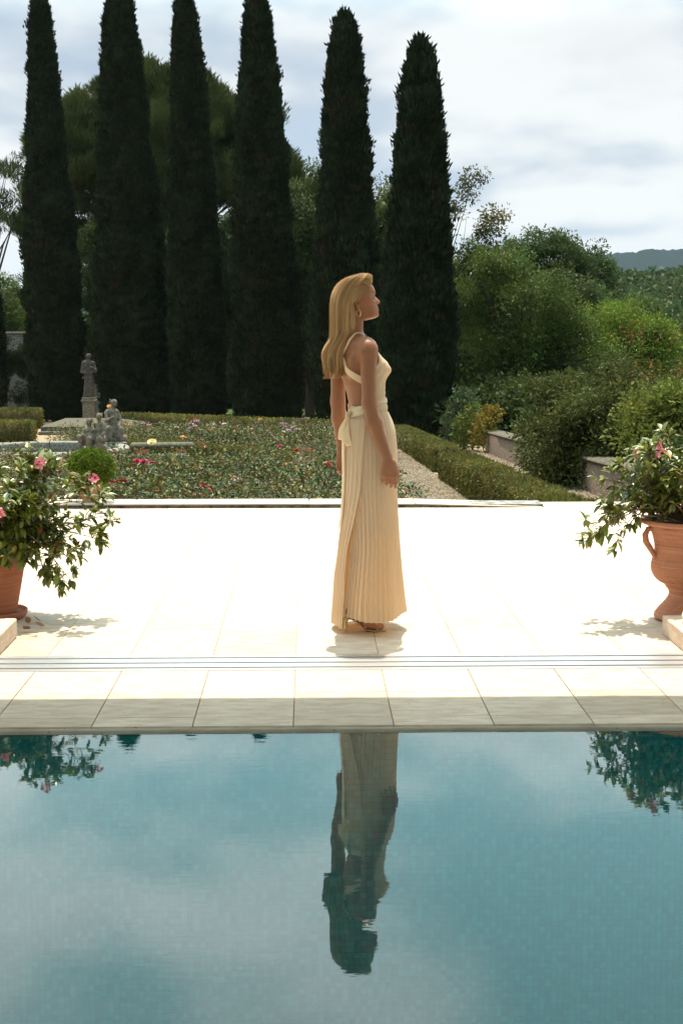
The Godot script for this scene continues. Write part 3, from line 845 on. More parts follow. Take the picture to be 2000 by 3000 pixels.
# clipped hedge along a line of points: a dark core and a skin of small leaves
func make_hedge(pts: Array, width: float, height: float, label: String, clump: Mesh, tone: Color, per_area := 150.0) -> void:
	var o := Vector3(pts[0].x, 0, pts[0].y)
	var t := thing("box_hedge", label, "hedge", Vector3(o.x, ground(o.x, o.z), o.z), "clipped box hedges of the parterre")
	var where := []
	var tints := PackedColorArray()
	var core := MB.new()
	var ring := []
	var n := pts.size()
	for k in n:
		var dir: Vector2 = (pts[mini(k + 1, n - 1)] - pts[maxi(k - 1, 0)]).normalized()
		var side := Vector2(-dir.y, dir.x) * (width * 0.5 - 0.035)
		var end := dir * (0.035 if k == 0 else (-0.035 if k == n - 1 else 0.0))
		var q: Vector2 = pts[k] + end
		var g := ground(q.x, q.y)
		var up := height - 0.035
		for a in [[-1, 0.0], [-1, up], [1, up], [1, 0.0]]:
			core.p(Vector3(q.x + side.x * a[0], g + a[1], q.y + side.y * a[0]) - t.position)
	for k in n - 1:
		for s in 4:
			core.quad(k * 4 + s, (k + 1) * 4 + s, (k + 1) * 4 + (s + 1) % 4, k * 4 + (s + 1) % 4)
	core.quad(0, 1, 2, 3)
	core.quad((n - 1) * 4 + 3, (n - 1) * 4 + 2, (n - 1) * 4 + 1, (n - 1) * 4)
	part(t, "branches", core.mesh(), M.hedge_core)
	for k in n - 1:
		var a: Vector2 = pts[k]
		var b: Vector2 = pts[k + 1]
		var dir := (b - a).normalized()
		var side := Vector2(-dir.y, dir.x)
		var area := (b - a).length() * (width + height * 2.0)
		for j in int(area * per_area):
			var u := rng.randf()
			var s := rng.randf() * (width + 2.0 * height)
			var w := 0.0
			var h := height
			var lean := Vector3.UP
			if s < height: w = -width * 0.5; h = s; lean = Vector3(-side.x, 0.3, -side.y)
			elif s > height + width: w = width * 0.5; h = s - height - width; lean = Vector3(side.x, 0.3, side.y)
			else: w = s - height - width * 0.5
			add_hedge_leaf(where, tints, a.lerp(b, u) + side * w, h, lean, t.position, tone)
	for e in [0, n - 1]:
		var dir: Vector2 = (pts[1] - pts[0]).normalized() if e == 0 else (pts[n - 1] - pts[n - 2]).normalized()
		for j in int(width * height * per_area):
			add_hedge_leaf(where, tints, pts[e] + Vector2(-dir.y, dir.x) * rng.randf_range(-0.5, 0.5) * width, rng.randf() * height, Vector3(dir.x, 0.3, dir.y) * (-1.0 if e == 0 else 1.0), t.position, tone)
	scatter(t, "foliage", clump, M.box_leaves, where, tints)

func add_hedge_leaf(where: Array, tints: PackedColorArray, q: Vector2, h: float, lean: Vector3, origin: Vector3, tone: Color) -> void:
	var bump := noise.get_noise_3d(q.x * 30, h * 30, q.y * 30) * 0.014 + rng.randf_range(-0.012, 0.012)
	var at := Vector3(q.x, ground(q.x, q.y) + h, q.y) + lean.normalized() * (bump - 0.01) - origin
	var basis := Basis(rand_dir(), rng.randf() * TAU)
	var t := rng.randf_range(0.65, 1.35) * (1.0 + 0.5 * noise.get_noise_2d(q.x * 8, q.y * 8))
	where.append(Transform3D(basis.scaled(Vector3.ONE * rng.randf_range(0.7, 1.3)), at))
	tints.append(Color(tone.r * t * rng.randf_range(0.8, 1.3), tone.g * t, tone.b * t))

func V2(x: float, y: float) -> Vector2: return Vector2(x, y)

func make_hedges() -> void:
	var tuft := leaf_clump(16, 0.045, 0.034, 0.02, 0.9)
	var wide := leaf_clump(16, 0.085, 0.06, 0.035, 0.9)
	var olive := Color(0.135, 0.128, 0.029)
	make_hedge([V2(2.76, -13.6), V2(2.74, -18), V2(2.72, -22), V2(2.72, -26.3)], 0.56, 0.50, "long low hedge beside the gravel walk, running up to the terrace edge", tuft, olive, 380.0)
	make_hedge([V2(2.76, -28.3), V2(2.75, -33), V2(2.75, -38), V2(2.75, -43.2)], 0.50, 0.52, "hedge continuing the long low one towards the lowest cypress", tuft, olive, 240.0)
	make_hedge([V2(0.75, -43.4), V2(-3.2, -49.4), V2(-7.2, -55.6)], 0.6, 0.62, "straight hedge at the back of the roses, in front of the cypress row", wide, olive, 100.0)
	make_hedge([V2(-0.45, -26.75), V2(-1.3, -25.9), V2(-2.44, -25.3), V2(-3.5, -24.95), V2(-5.0, -24.85), V2(-6.6, -25.0)], 0.42, 0.44, "curved hedge between the rose bed and the fountain", tuft, olive, 240.0)
	make_hedge([V2(-0.5, -26.9), V2(-1.05, -28.6), V2(-1.75, -30.3), V2(-2.6, -31.7), V2(-3.6, -32.9), V2(-4.6, -33.8)], 0.42, 0.46, "curved hedge sweeping round behind the stone bench", tuft, olive, 220.0)
	make_hedge([V2(-5.9, -42.8), V2(-3.0, -40.2), V2(-0.5, -38.2)], 0.5, 0.47, "thin hedge across the middle of the lilac roses", wide, olive, 110.0)
	make_hedge([V2(-6.2, -38.6), V2(-4.4, -36.6), V2(-2.9, -35.2)], 0.45, 0.42, "short hedge just behind the fountain rim", wide, olive, 110.0)
	make_hedge([V2(-15.5, -57.5), V2(-10.75, -57.5)], 0.9, 0.78, "tall square-cut hedge at the garden wall beside the steps", wide, olive, 100.0)
	make_hedge([V2(-13.0, -44.2), V2(-8.5, -44.2)], 0.8, 0.62, "middle hedge of the stepped three by the fountain", wide, olive, 100.0)
	make_hedge([V2(-13.0, -40.6), V2(-9.1, -40.6)], 0.7, 0.50, "lowest hedge of the stepped three by the fountain", wide, olive, 110.0)
	print("hedges ", Time.get_ticks_msec())

# ------------------------------------------------------------------ roses
func rose_bush_mesh(k: int, h: float, w: float) -> ArrayMesh:
	var b := MB.new()
	for s in 7:          # canes
		var a := rng.randf() * TAU
		b.col = Color(0.07, 0.075, 0.03)
		var tip := Vector3(cos(a) * w * rng.randf_range(0.3, 0.9), h * rng.randf_range(0.7, 1.0), sin(a) * w * rng.randf_range(0.3, 0.9))
		add_tube(b, PackedVector3Array([Vector3.ZERO, tip * 0.5 + Vector3(0, h * 0.08, 0), tip]), PackedFloat32Array([0.006, 0.004, 0.002]), 3, false)
	for j in 270:
		var a := rng.randf() * TAU
		var hh := pow(rng.randf(), 0.6)
		var r := w * sqrt(rng.randf()) * (0.55 + 0.5 * hh)
		var at := Vector3(cos(a) * r, h * (0.15 + 0.85 * hh) * (1.0 - 0.22 * pow(r / w, 2.0)), sin(a) * r)
		var dir := (Vector3(cos(a), rng.randf_range(-0.5, 0.6), sin(a)) + rand_dir() * 0.8).normalized()
		var side := dir.cross(Vector3.UP + rand_dir() * 0.5).normalized()
		var f := rng.randf_range(0.6, 1.35)
		var tint := Color(0.046, 0.070, 0.017) * f
		var pick := rng.randf()
		if pick < 0.16: tint = Color(0.16, 0.05, 0.016) * f
		elif pick < 0.27: tint = Color(0.19, 0.16, 0.022) * f
		elif pick < 0.36: tint = Color(0.10, 0.14, 0.05) * f
		var s := rng.randf_range(0.040, 0.078)
		add_leaf(b, at, dir, side, s, s * 0.62, tint, 0.18)
	return b.mesh()

func rose_mesh(color: Color) -> ArrayMesh:
	var b := MB.new()
	for ring in [[7, 0.052, 0.25, 0.9], [6, 0.042, 0.6, 0.95], [5, 0.030, 1.0, 1.0], [4, 0.018, 1.3, 1.05]]:
		for k in ring[0]:
			var a: float = TAU * (k + rng.randf_range(-0.2, 0.2)) / ring[0] + ring[1] * 50.0
			var out := Vector3(cos(a), 0, sin(a))
			var side := Vector3(-out.z, 0, out.x)
			var up: float = ring[2]
			var L: float = ring[1] * rng.randf_range(0.9, 1.1)
			var f := rng.randf_range(0.8, 1.15) * float(ring[3])
			var tint := Color(color.r * f, color.g * f, color.b * f)
			var p0 := Vector3.ZERO
			var p1 := out * L * 0.55 + Vector3.UP * L * (up * 0.55)
			var p2 := out * L * (1.05 - 0.25 * up) + Vector3.UP * L * up * 0.85
			var w := L * 0.62
			var c1l := b.p(p1 - side * w, tint)
			var c1r := b.p(p1 + side * w, tint)
			var c0 := b.p(p0, tint)
			var c2l := b.p(p2 - side * w * 0.6, tint)
			var c2r := b.p(p2 + side * w * 0.6, tint)
			var c2 := b.p(p2 + out * L * 0.1 - Vector3.UP * L * 0.06, tint)
			b.tri(c0, c1l, c1r); b.quad(c1l, c2l, c2, c1r); b.tri(c1r, c2, c2r)
	return b.mesh()

func make_roses() -> void:
	var bush := []
	var tall := []
	for k in 6: bush.append(rose_bush_mesh(k, 0.66, 0.40))
	for k in 4: tall.append(rose_bush_mesh(k, 0.72, 0.5))
	var kinds := {
		"red": [rose_mesh(Color(0.42, 0.012, 0.026)), "with open red roses"], "crimson": [rose_mesh(Color(0.42, 0.012, 0.075)), "with crimson-pink roses"],
		"apricot": [rose_mesh(Color(0.72, 0.36, 0.14)), "with apricot roses"], "lilac": [rose_mesh(Color(0.52, 0.24, 0.44)), "with lilac-pink roses"],
		"pale": [rose_mesh(Color(0.68, 0.52, 0.56)), "with pale pink roses"], "coral": [rose_mesh(Color(0.60, 0.12, 0.05)), "with coral-red roses"], "cream": [rose_mesh(Color(0.75, 0.62, 0.30)), "with a large cream-yellow rose"],
	}
	var low := {"red": 0.36, "crimson": 0.38, "coral": 0.10, "apricot": 0.06, "pale": 0.10}
	var high := {"lilac": 0.48, "pale": 0.30, "apricot": 0.18, "coral": 0.04}
	# front bed
	var z := -13.15
	while z > -24.4:
		var x := maxf(-5.9, -0.222 * -z - 0.5)
		while x < 0.90 + 0.03 * (-z - 13.0):
			var px := x + rng.randf_range(-0.16, 0.16)
			var pz := z + rng.randf_range(-0.16, 0.16)
			one_rose(px, pz, bush[rng.randi() % 6], rng.randf_range(0.62, 1.25), kinds, low, 0.10 if z < -16.0 else 0.20, "front rose bed", "by the terrace kerb" if z > -15.5 else "in the front bed")
			x += 0.62
		z -= 0.56
	# beds further back
	z = -28.0
	while z > -43.5:
		var x0 := -0.6 if z > -31.5 else -4.6
		if z < -33: x0 = -6.0
		var x := x0
		while x < 1.9:
			if not (x < -0.8 - (-26.9 - z) * -0.0 and z > -33.5 and x < -0.6 - 0.42 * (-27.0 - z)):
				one_rose(x + rng.randf_range(-0.2, 0.2), z + rng.randf_range(-0.25, 0.25), tall[rng.randi() % 4], rng.randf_range(0.8, 1.15), kinds, high, 0.36, "rose beds by the back hedge", "between the hedges")
			x += 0.92
		z -= 0.95
	# single tall roses that stand out
	for a in [["apricot", -5.55, -40.0, 1.25, "taller rose with three apricot flowers in front of the back hedge"], ["cream", -2.55, -24.0, 1.02, "rose with one big cream-yellow flower in front of the stone bench"]]:
		var t := thing("rose_bush", a[4], "rose bush", Vector3(a[1], ground(a[1], a[2]), a[2]))
		part(t, "foliage", tall[0], M.rose_leaves, Vector3.ZERO, Basis().scaled(Vector3(0.7, a[3], 0.7)))
		for k in (3 if a[0] == "apricot" else 1):
			part(t, "flower", kinds[a[0]][0], M.petals, Vector3([-0.06, 0.10, 0.02][k], 0.80 * a[3] + [0.0, 0.05, 0.18][k], 0.12), Basis(Vector3.RIGHT, 0.6).scaled(Vector3.ONE * 1.45))
	print("roses ", Time.get_ticks_msec())

func one_rose(x: float, z: float, m: Mesh, s: float, kinds: Dictionary, pick: Dictionary, chance: float, group: String, place: String) -> void:
	var kind := ""
	if rng.randf() < chance:
		var r := rng.randf()
		for k in pick:
			r -= pick[k]
			kind = k
			if r < 0: break
	var t := thing("rose_bush", "low rose bush %s %s" % ["in leaf without open flowers" if kind == "" else kinds[kind][1], place], "rose bush", Vector3(x, ground(x, z) + 0.03, z), "%s, %s" % [group, kind if kind else "leafy"], rng.randf() * TAU)
	part(t, "foliage", m, M.rose_leaves, Vector3.ZERO, Basis().scaled(Vector3(1, s, 1) * Vector3(rng.randf_range(0.75, 1.15), 1, rng.randf_range(0.75, 1.15))))
	if kind:
		for k in 1 + rng.randi() % 3:
			var a := rng.randf() * TAU
			var d := rng.randf() * 0.25
			part(t, "flower", kinds[kind][0], M.petals, Vector3(cos(a) * d, 0.62 * s + rng.randf_range(0.0, 0.06), sin(a) * d), Basis(rand_dir(), rng.randf_range(0.2, 0.9)).scaled(Vector3.ONE * rng.randf_range(0.70, 1.10)))

# ------------------------------------------------------------------ implicit surfaces: figures in flesh and stone
class Field:
	var lo: Vector3
	var cell: float
	var nx: int
	var ny: int
	var nz: int
	var d := PackedFloat32Array()
	func _init(from: Vector3, to: Vector3, c: float) -> void:
		lo = from; cell = c
		nx = int(ceil((to.x - from.x) / c)) + 1; ny = int(ceil((to.y - from.y) / c)) + 1; nz = int(ceil((to.z - from.z) / c)) + 1
		d.resize(nx * ny * nz); d.fill(1.0)
	func put(at: int, v: float, k: float) -> void:
		var o := d[at]
		var h := maxf(k - absf(o - v), 0.0) / k
		d[at] = minf(o, v) - h * h * k * 0.25
	# tapered capsule
	func bone(a: Vector3, b: Vector3, ra: float, rb: float, k := 0.02, squash := Vector3.ONE) -> void:
		var m := maxf(ra, rb) * maxf(squash.x, maxf(squash.y, squash.z)) + k + cell * 2.0
		var p0 := Vector3(minf(a.x, b.x), minf(a.y, b.y), minf(a.z, b.z)) - Vector3.ONE * m
		var p1 := Vector3(maxf(a.x, b.x), maxf(a.y, b.y), maxf(a.z, b.z)) + Vector3.ONE * m
		var i0 := maxi(0, int((p0.x - lo.x) / cell)); var i1 := mini(nx - 1, int((p1.x - lo.x) / cell) + 1)
		var j0 := maxi(0, int((p0.y - lo.y) / cell)); var j1 := mini(ny - 1, int((p1.y - lo.y) / cell) + 1)
		var k0 := maxi(0, int((p0.z - lo.z) / cell)); var k1 := mini(nz - 1, int((p1.z - lo.z) / cell) + 1)
		var ab := b - a
		var l2 := maxf(ab.length_squared(), 1e-9)
		var inv := Vector3.ONE / squash
		for kk in range(k0, k1 + 1):
			for jj in range(j0, j1 + 1):
				var at := (kk * ny + jj) * nx
				for ii in range(i0, i1 + 1):
					var p := Vector3(lo.x + ii * cell, lo.y + jj * cell, lo.z + kk * cell)
					var t := clampf((p - a).dot(ab) / l2, 0.0, 1.0)
					put(at + ii, ((p - a - ab * t) * inv).length() - lerpf(ra, rb, t), k)
	# stack of oval sections [height, x, z, half width along r, half depth along f]
	func oval(y: float, s: Array) -> Array:
		if y <= s[0][0]: return s[0]
		for q in s.size() - 1:
			if y <= s[q + 1][0]:
				var t: float = (y - s[q][0]) / (s[q + 1][0] - s[q][0])
				t = t * t * (3 - 2 * t) * 0.5 + t * 0.5
				var o := []
				for e in 5: o.append(lerpf(s[q][e], s[q + 1][e], t))
				return o
		return s[-1]
	func stack(s: Array, r: Vector3, f: Vector3, k := 0.02) -> void:
		for jj in ny:
			var y := lo.y + jj * cell
			if y < s[0][0] - 0.06 or y > s[-1][0] + 0.06: continue
			var o := oval(y, s)
			var over: float = maxf(0.0, maxf(s[0][0] - y, y - s[-1][0]))
			for kk in nz:
				var at := (kk * ny + jj) * nx
				for ii in nx:
					var q := Vector3(lo.x + ii * cell - o[1], 0, lo.z + kk * cell - o[2])
					var u: float = q.dot(r) / o[3]
					var v: float = q.dot(f) / o[4]
					var e := sqrt(u * u + v * v)
					var dist: float = (e - 1.0) * lerpf(o[4], o[3], u * u / maxf(e * e, 1e-6))
					put(at + ii, sqrt(maxf(dist, 0.0) ** 2 + over * over) if over > 0.0 else dist, k)
	func sample(p: Vector3) -> float:
		var q := (p - lo) / cell
		var i := clampi(int(q.x), 0, nx - 2); var j := clampi(int(q.y), 0, ny - 2); var k := clampi(int(q.z), 0, nz - 2)
		var t := q - Vector3(i, j, k)
		var at := (k * ny + j) * nx + i
		var a := lerpf(lerpf(d[at], d[at + 1], t.x), lerpf(d[at + nx], d[at + nx + 1], t.x), t.y)
		at += nx * ny
		var b := lerpf(lerpf(d[at], d[at + 1], t.x), lerpf(d[at + nx], d[at + nx + 1], t.x), t.y)
		return lerpf(a, b, t.z)
	func gradient(p: Vector3) -> Vector3:
		var e := cell
		return Vector3(sample(p + Vector3(e, 0, 0)) - sample(p - Vector3(e, 0, 0)), sample(p + Vector3(0, e, 0)) - sample(p - Vector3(0, e, 0)), sample(p + Vector3(0, 0, e)) - sample(p - Vector3(0, 0, e))).normalized()
	func onto(p: Vector3, off := 0.0) -> Vector3:      # nearest point of the surface, moved out by off
		for s in 6: p -= gradient(p) * (sample(p) - off)
		return p
	# surface nets
	func add_to(b: MB, tint: Callable) -> void:
		var id := PackedInt32Array()
		id.resize(nx * ny * nz); id.fill(-1)
		var corner := [0, 1, nx, nx + 1, nx * ny, nx * ny + 1, nx * ny + nx, nx * ny + nx + 1]
		var off := [Vector3(0, 0, 0), Vector3(1, 0, 0), Vector3(0, 1, 0), Vector3(1, 1, 0), Vector3(0, 0, 1), Vector3(1, 0, 1), Vector3(0, 1, 1), Vector3(1, 1, 1)]
		var edges := [[0, 1], [2, 3], [4, 5], [6, 7], [0, 2], [1, 3], [4, 6], [5, 7], [0, 4], [1, 5], [2, 6], [3, 7]]
		for k in nz - 1:
			for j in ny - 1:
				for i in nx - 1:
					var at := (k * ny + j) * nx + i
					var v0 := d[at]
					if absf(v0) > cell * 2.5: continue
					var neg := 0
					for c in 8: neg += 1 if d[at + corner[c]] < 0.0 else 0
					if neg == 0 or neg == 8: continue
					var sum := Vector3.ZERO
					var cnt := 0
					for e in edges:
						var a := d[at + corner[e[0]]]
						var z := d[at + corner[e[1]]]
						if (a < 0.0) != (z < 0.0):
							sum += off[e[0]].lerp(off[e[1]], a / (a - z)); cnt += 1
					var p: Vector3 = lo + (Vector3(i, j, k) + sum / cnt) * cell
					id[at] = b.p(p, tint.call(p))
		for k in range(1, nz - 1):
			for j in range(1, ny - 1):
				for i in range(1, nx - 1):
					var at := (k * ny + j) * nx + i
					var s := d[at] < 0.0
					if id[at] < 0 and absf(d[at]) > cell * 2.5: continue
					if s != (d[at + 1] < 0.0): face(b, id, at, nx, nx * ny, s)
					if s != (d[at + nx] < 0.0): face(b, id, at, nx * ny, 1, s)
					if s != (d[at + nx * ny] < 0.0): face(b, id, at, 1, nx, s)
	func face(b: MB, id: PackedInt32Array, at: int, u: int, v: int, inside: bool) -> void:
		var q := [id[at], id[at - u], id[at - u - v], id[at - v]]
		if q.min() < 0: return
		if inside: b.quad(q[0], q[3], q[2], q[1])
		else: b.quad(q[0], q[1], q[2], q[3])

# ------------------------------------------------------------------ stonework of the garden
func stone_figure(height: float, pose: int) -> ArrayMesh:
	# pose 0: standing draped figure; 1: crouching child figures in a group; 2: single bent figure
	var f: Field
	var u := height
	if pose == 0:
		f = Field.new(Vector3(-0.26, -0.02, -0.24) * u, Vector3(0.26, 1.04, 0.24) * u, 0.014 * u)
		f.bone(Vector3(0.01, 0.02, 0) * u, Vector3(0.0, 0.48, 0) * u, 0.125 * u, 0.10 * u, 0.03 * u, Vector3(1, 1, 0.8))      # robe
		f.bone(Vector3(-0.07, 0.02, 0.04) * u, Vector3(-0.03, 0.5, 0.05) * u, 0.06 * u, 0.05 * u, 0.02 * u)
		f.bone(Vector3(0.08, 0.02, 0.05) * u, Vector3(0.05, 0.45, 0.06) * u, 0.05 * u, 0.05 * u, 0.015 * u)
		f.bone(Vector3(0.0, 0.48, 0) * u, Vector3(-0.02, 0.74, 0) * u, 0.10 * u, 0.105 * u, 0.03 * u, Vector3(1, 1, 0.75))
		f.bone(Vector3(-0.10, 0.78, 0) * u, Vector3(0.09, 0.77, 0) * u, 0.055 * u, 0.055 * u, 0.03 * u)
		f.bone(Vector3(-0.01, 0.80, 0) * u, Vector3(0.0, 0.87, 0) * u, 0.04 * u, 0.04 * u, 0.02 * u)
		f.bone(Vector3(0.0, 0.92, 0.005) * u, Vector3(0.015, 0.94, 0.01) * u, 0.058 * u, 0.054 * u, 0.015 * u)
		f.bone(Vector3(-0.02, 0.96, -0.02) * u, Vector3(-0.03, 0.9, -0.045) * u, 0.035 * u, 0.04 * u, 0.015 * u)
		f.bone(Vector3(-0.12, 0.76, 0) * u, Vector3(-0.15, 0.58, 0.04) * u, 0.042 * u, 0.036 * u, 0.02 * u)
		f.bone(Vector3(-0.15, 0.58, 0.04) * u, Vector3(-0.02, 0.55, 0.13) * u, 0.036 * u, 0.03 * u, 0.015 * u)
		f.bone(Vector3(0.11, 0.75, 0) * u, Vector3(0.16, 0.60, 0.05) * u, 0.042 * u, 0.036 * u, 0.02 * u)
		f.bone(Vector3(0.16, 0.60, 0.05) * u, Vector3(0.08, 0.68, 0.13) * u, 0.036 * u, 0.03 * u, 0.015 * u)
		for k in 7:          # folds of the robe
			var a := -1.1 + k * 0.37
			f.bone(Vector3(sin(a) * 0.12, 0.02, cos(a) * 0.10) * u, Vector3(sin(a) * 0.06 + 0.02, 0.50, cos(a) * 0.085) * u, 0.022 * u, 0.012 * u, 0.012 * u)
		f.bone(Vector3(-0.12, 0.44, 0.06) * u, Vector3(0.13, 0.60, 0.07) * u, 0.03 * u, 0.035 * u, 0.02 * u)
	else:
		f = Field.new(Vector3(-0.42, -0.02, -0.36) * u, Vector3(0.42, 1.06, 0.36) * u, 0.013 * u)
		f.bone(Vector3(-0.12, 0.05, 0) * u, Vector3(0.14, 0.06, 0) * u, 0.2 * u, 0.2 * u, 0.05 * u, Vector3(1, 0.6, 0.9))      # rough rock
		for k in 5: f.bone(Vector3(rng.randf_range(-0.22, 0.22), rng.randf_range(0.06, 0.2), rng.randf_range(-0.12, 0.15)) * u, Vector3(rng.randf_range(-0.22, 0.22), 0.2, rng.randf_range(-0.1, 0.15)) * u, 0.09 * u, 0.07 * u, 0.03 * u)
		var bodies := [[-0.10, 0.72, 0.05], [0.12, 0.84, -0.04]] if pose == 1 else [[0.0, 0.9, 0.0]]
		for q in bodies:
			var x: float = q[0]
			var h: float = q[1]
			var z: float = q[2]
			f.bone(Vector3(x, 0.2, z) * u, Vector3(x + 0.02, h - 0.28, z + 0.02) * u, 0.13 * u, 0.085 * u, 0.03 * u)
			f.bone(Vector3(x - 0.08, h - 0.24, z) * u, Vector3(x + 0.08, h - 0.24, z) * u, 0.058 * u, 0.058 * u, 0.03 * u)
			f.bone(Vector3(x + 0.02, h - 0.20, z + 0.01) * u, Vector3(x + 0.03, h - 0.12, z + 0.04) * u, 0.04 * u, 0.036 * u, 0.015 * u)
			f.bone(Vector3(x + 0.03, h - 0.085, z + 0.05) * u, Vector3(x + 0.035, h - 0.05, z + 0.05) * u, 0.066 * u, 0.070 * u, 0.012 * u)
			for q2 in 9: f.bone(Vector3(x + 0.02 + 0.06 * sin(q2 * 2.1), h - 0.02 + 0.03 * cos(q2 * 3.3), z + 0.02 + 0.05 * cos(q2 * 2.1)) * u, Vector3(x + 0.02 + 0.07 * sin(q2 * 2.1), h - 0.05, z + 0.02 + 0.06 * cos(q2 * 2.1)) * u, 0.022 * u, 0.018 * u, 0.008 * u)
			for q2 in 6: f.bone(Vector3(x - 0.1 + 0.04 * q2, 0.22, z + 0.10) * u, Vector3(x - 0.04 + 0.02 * q2, h - 0.40, z + 0.09) * u, 0.026 * u, 0.014 * u, 0.010 * u)
			f.bone(Vector3(x - 0.12, h - 0.26, z) * u, Vector3(x - 0.14, h - 0.44, z + 0.1) * u, 0.046 * u, 0.040 * u, 0.02 * u)
			f.bone(Vector3(x - 0.14, h - 0.44, z + 0.1) * u, Vector3(x - 0.02, h - 0.36, z + 0.2) * u, 0.040 * u, 0.034 * u, 0.02 * u)
			f.bone(Vector3(x + 0.12, h - 0.26, z) * u, Vector3(x + 0.17, h - 0.45, z + 0.06) * u, 0.046 * u, 0.040 * u, 0.02 * u)
			f.bone(Vector3(x + 0.17, h - 0.45, z + 0.06) * u, Vector3(x + 0.1, h - 0.55, z + 0.17) * u, 0.040 * u, 0.034 * u, 0.02 * u)
			f.bone(Vector3(x - 0.07, 0.25, z) * u, Vector3(x - 0.12, 0.3, z + 0.2) * u, 0.085 * u, 0.07 * u, 0.03 * u)
			f.bone(Vector3(x - 0.12, 0.3, z + 0.2) * u, Vector3(x - 0.1, 0.08, z + 0.2) * u, 0.065 * u, 0.05 * u, 0.02 * u)
			f.bone(Vector3(x + 0.08, 0.25, z) * u, Vector3(x + 0.13, 0.27, z + 0.18) * u, 0.085 * u, 0.07 * u, 0.03 * u)
			f.bone(Vector3(x + 0.13, 0.27, z + 0.18) * u, Vector3(x + 0.12, 0.06, z + 0.17) * u, 0.065 * u, 0.05 * u, 0.02 * u)
	var b := MB.new()
	f.add_to(b, func(p): return Color.WHITE)
	return b.mesh()

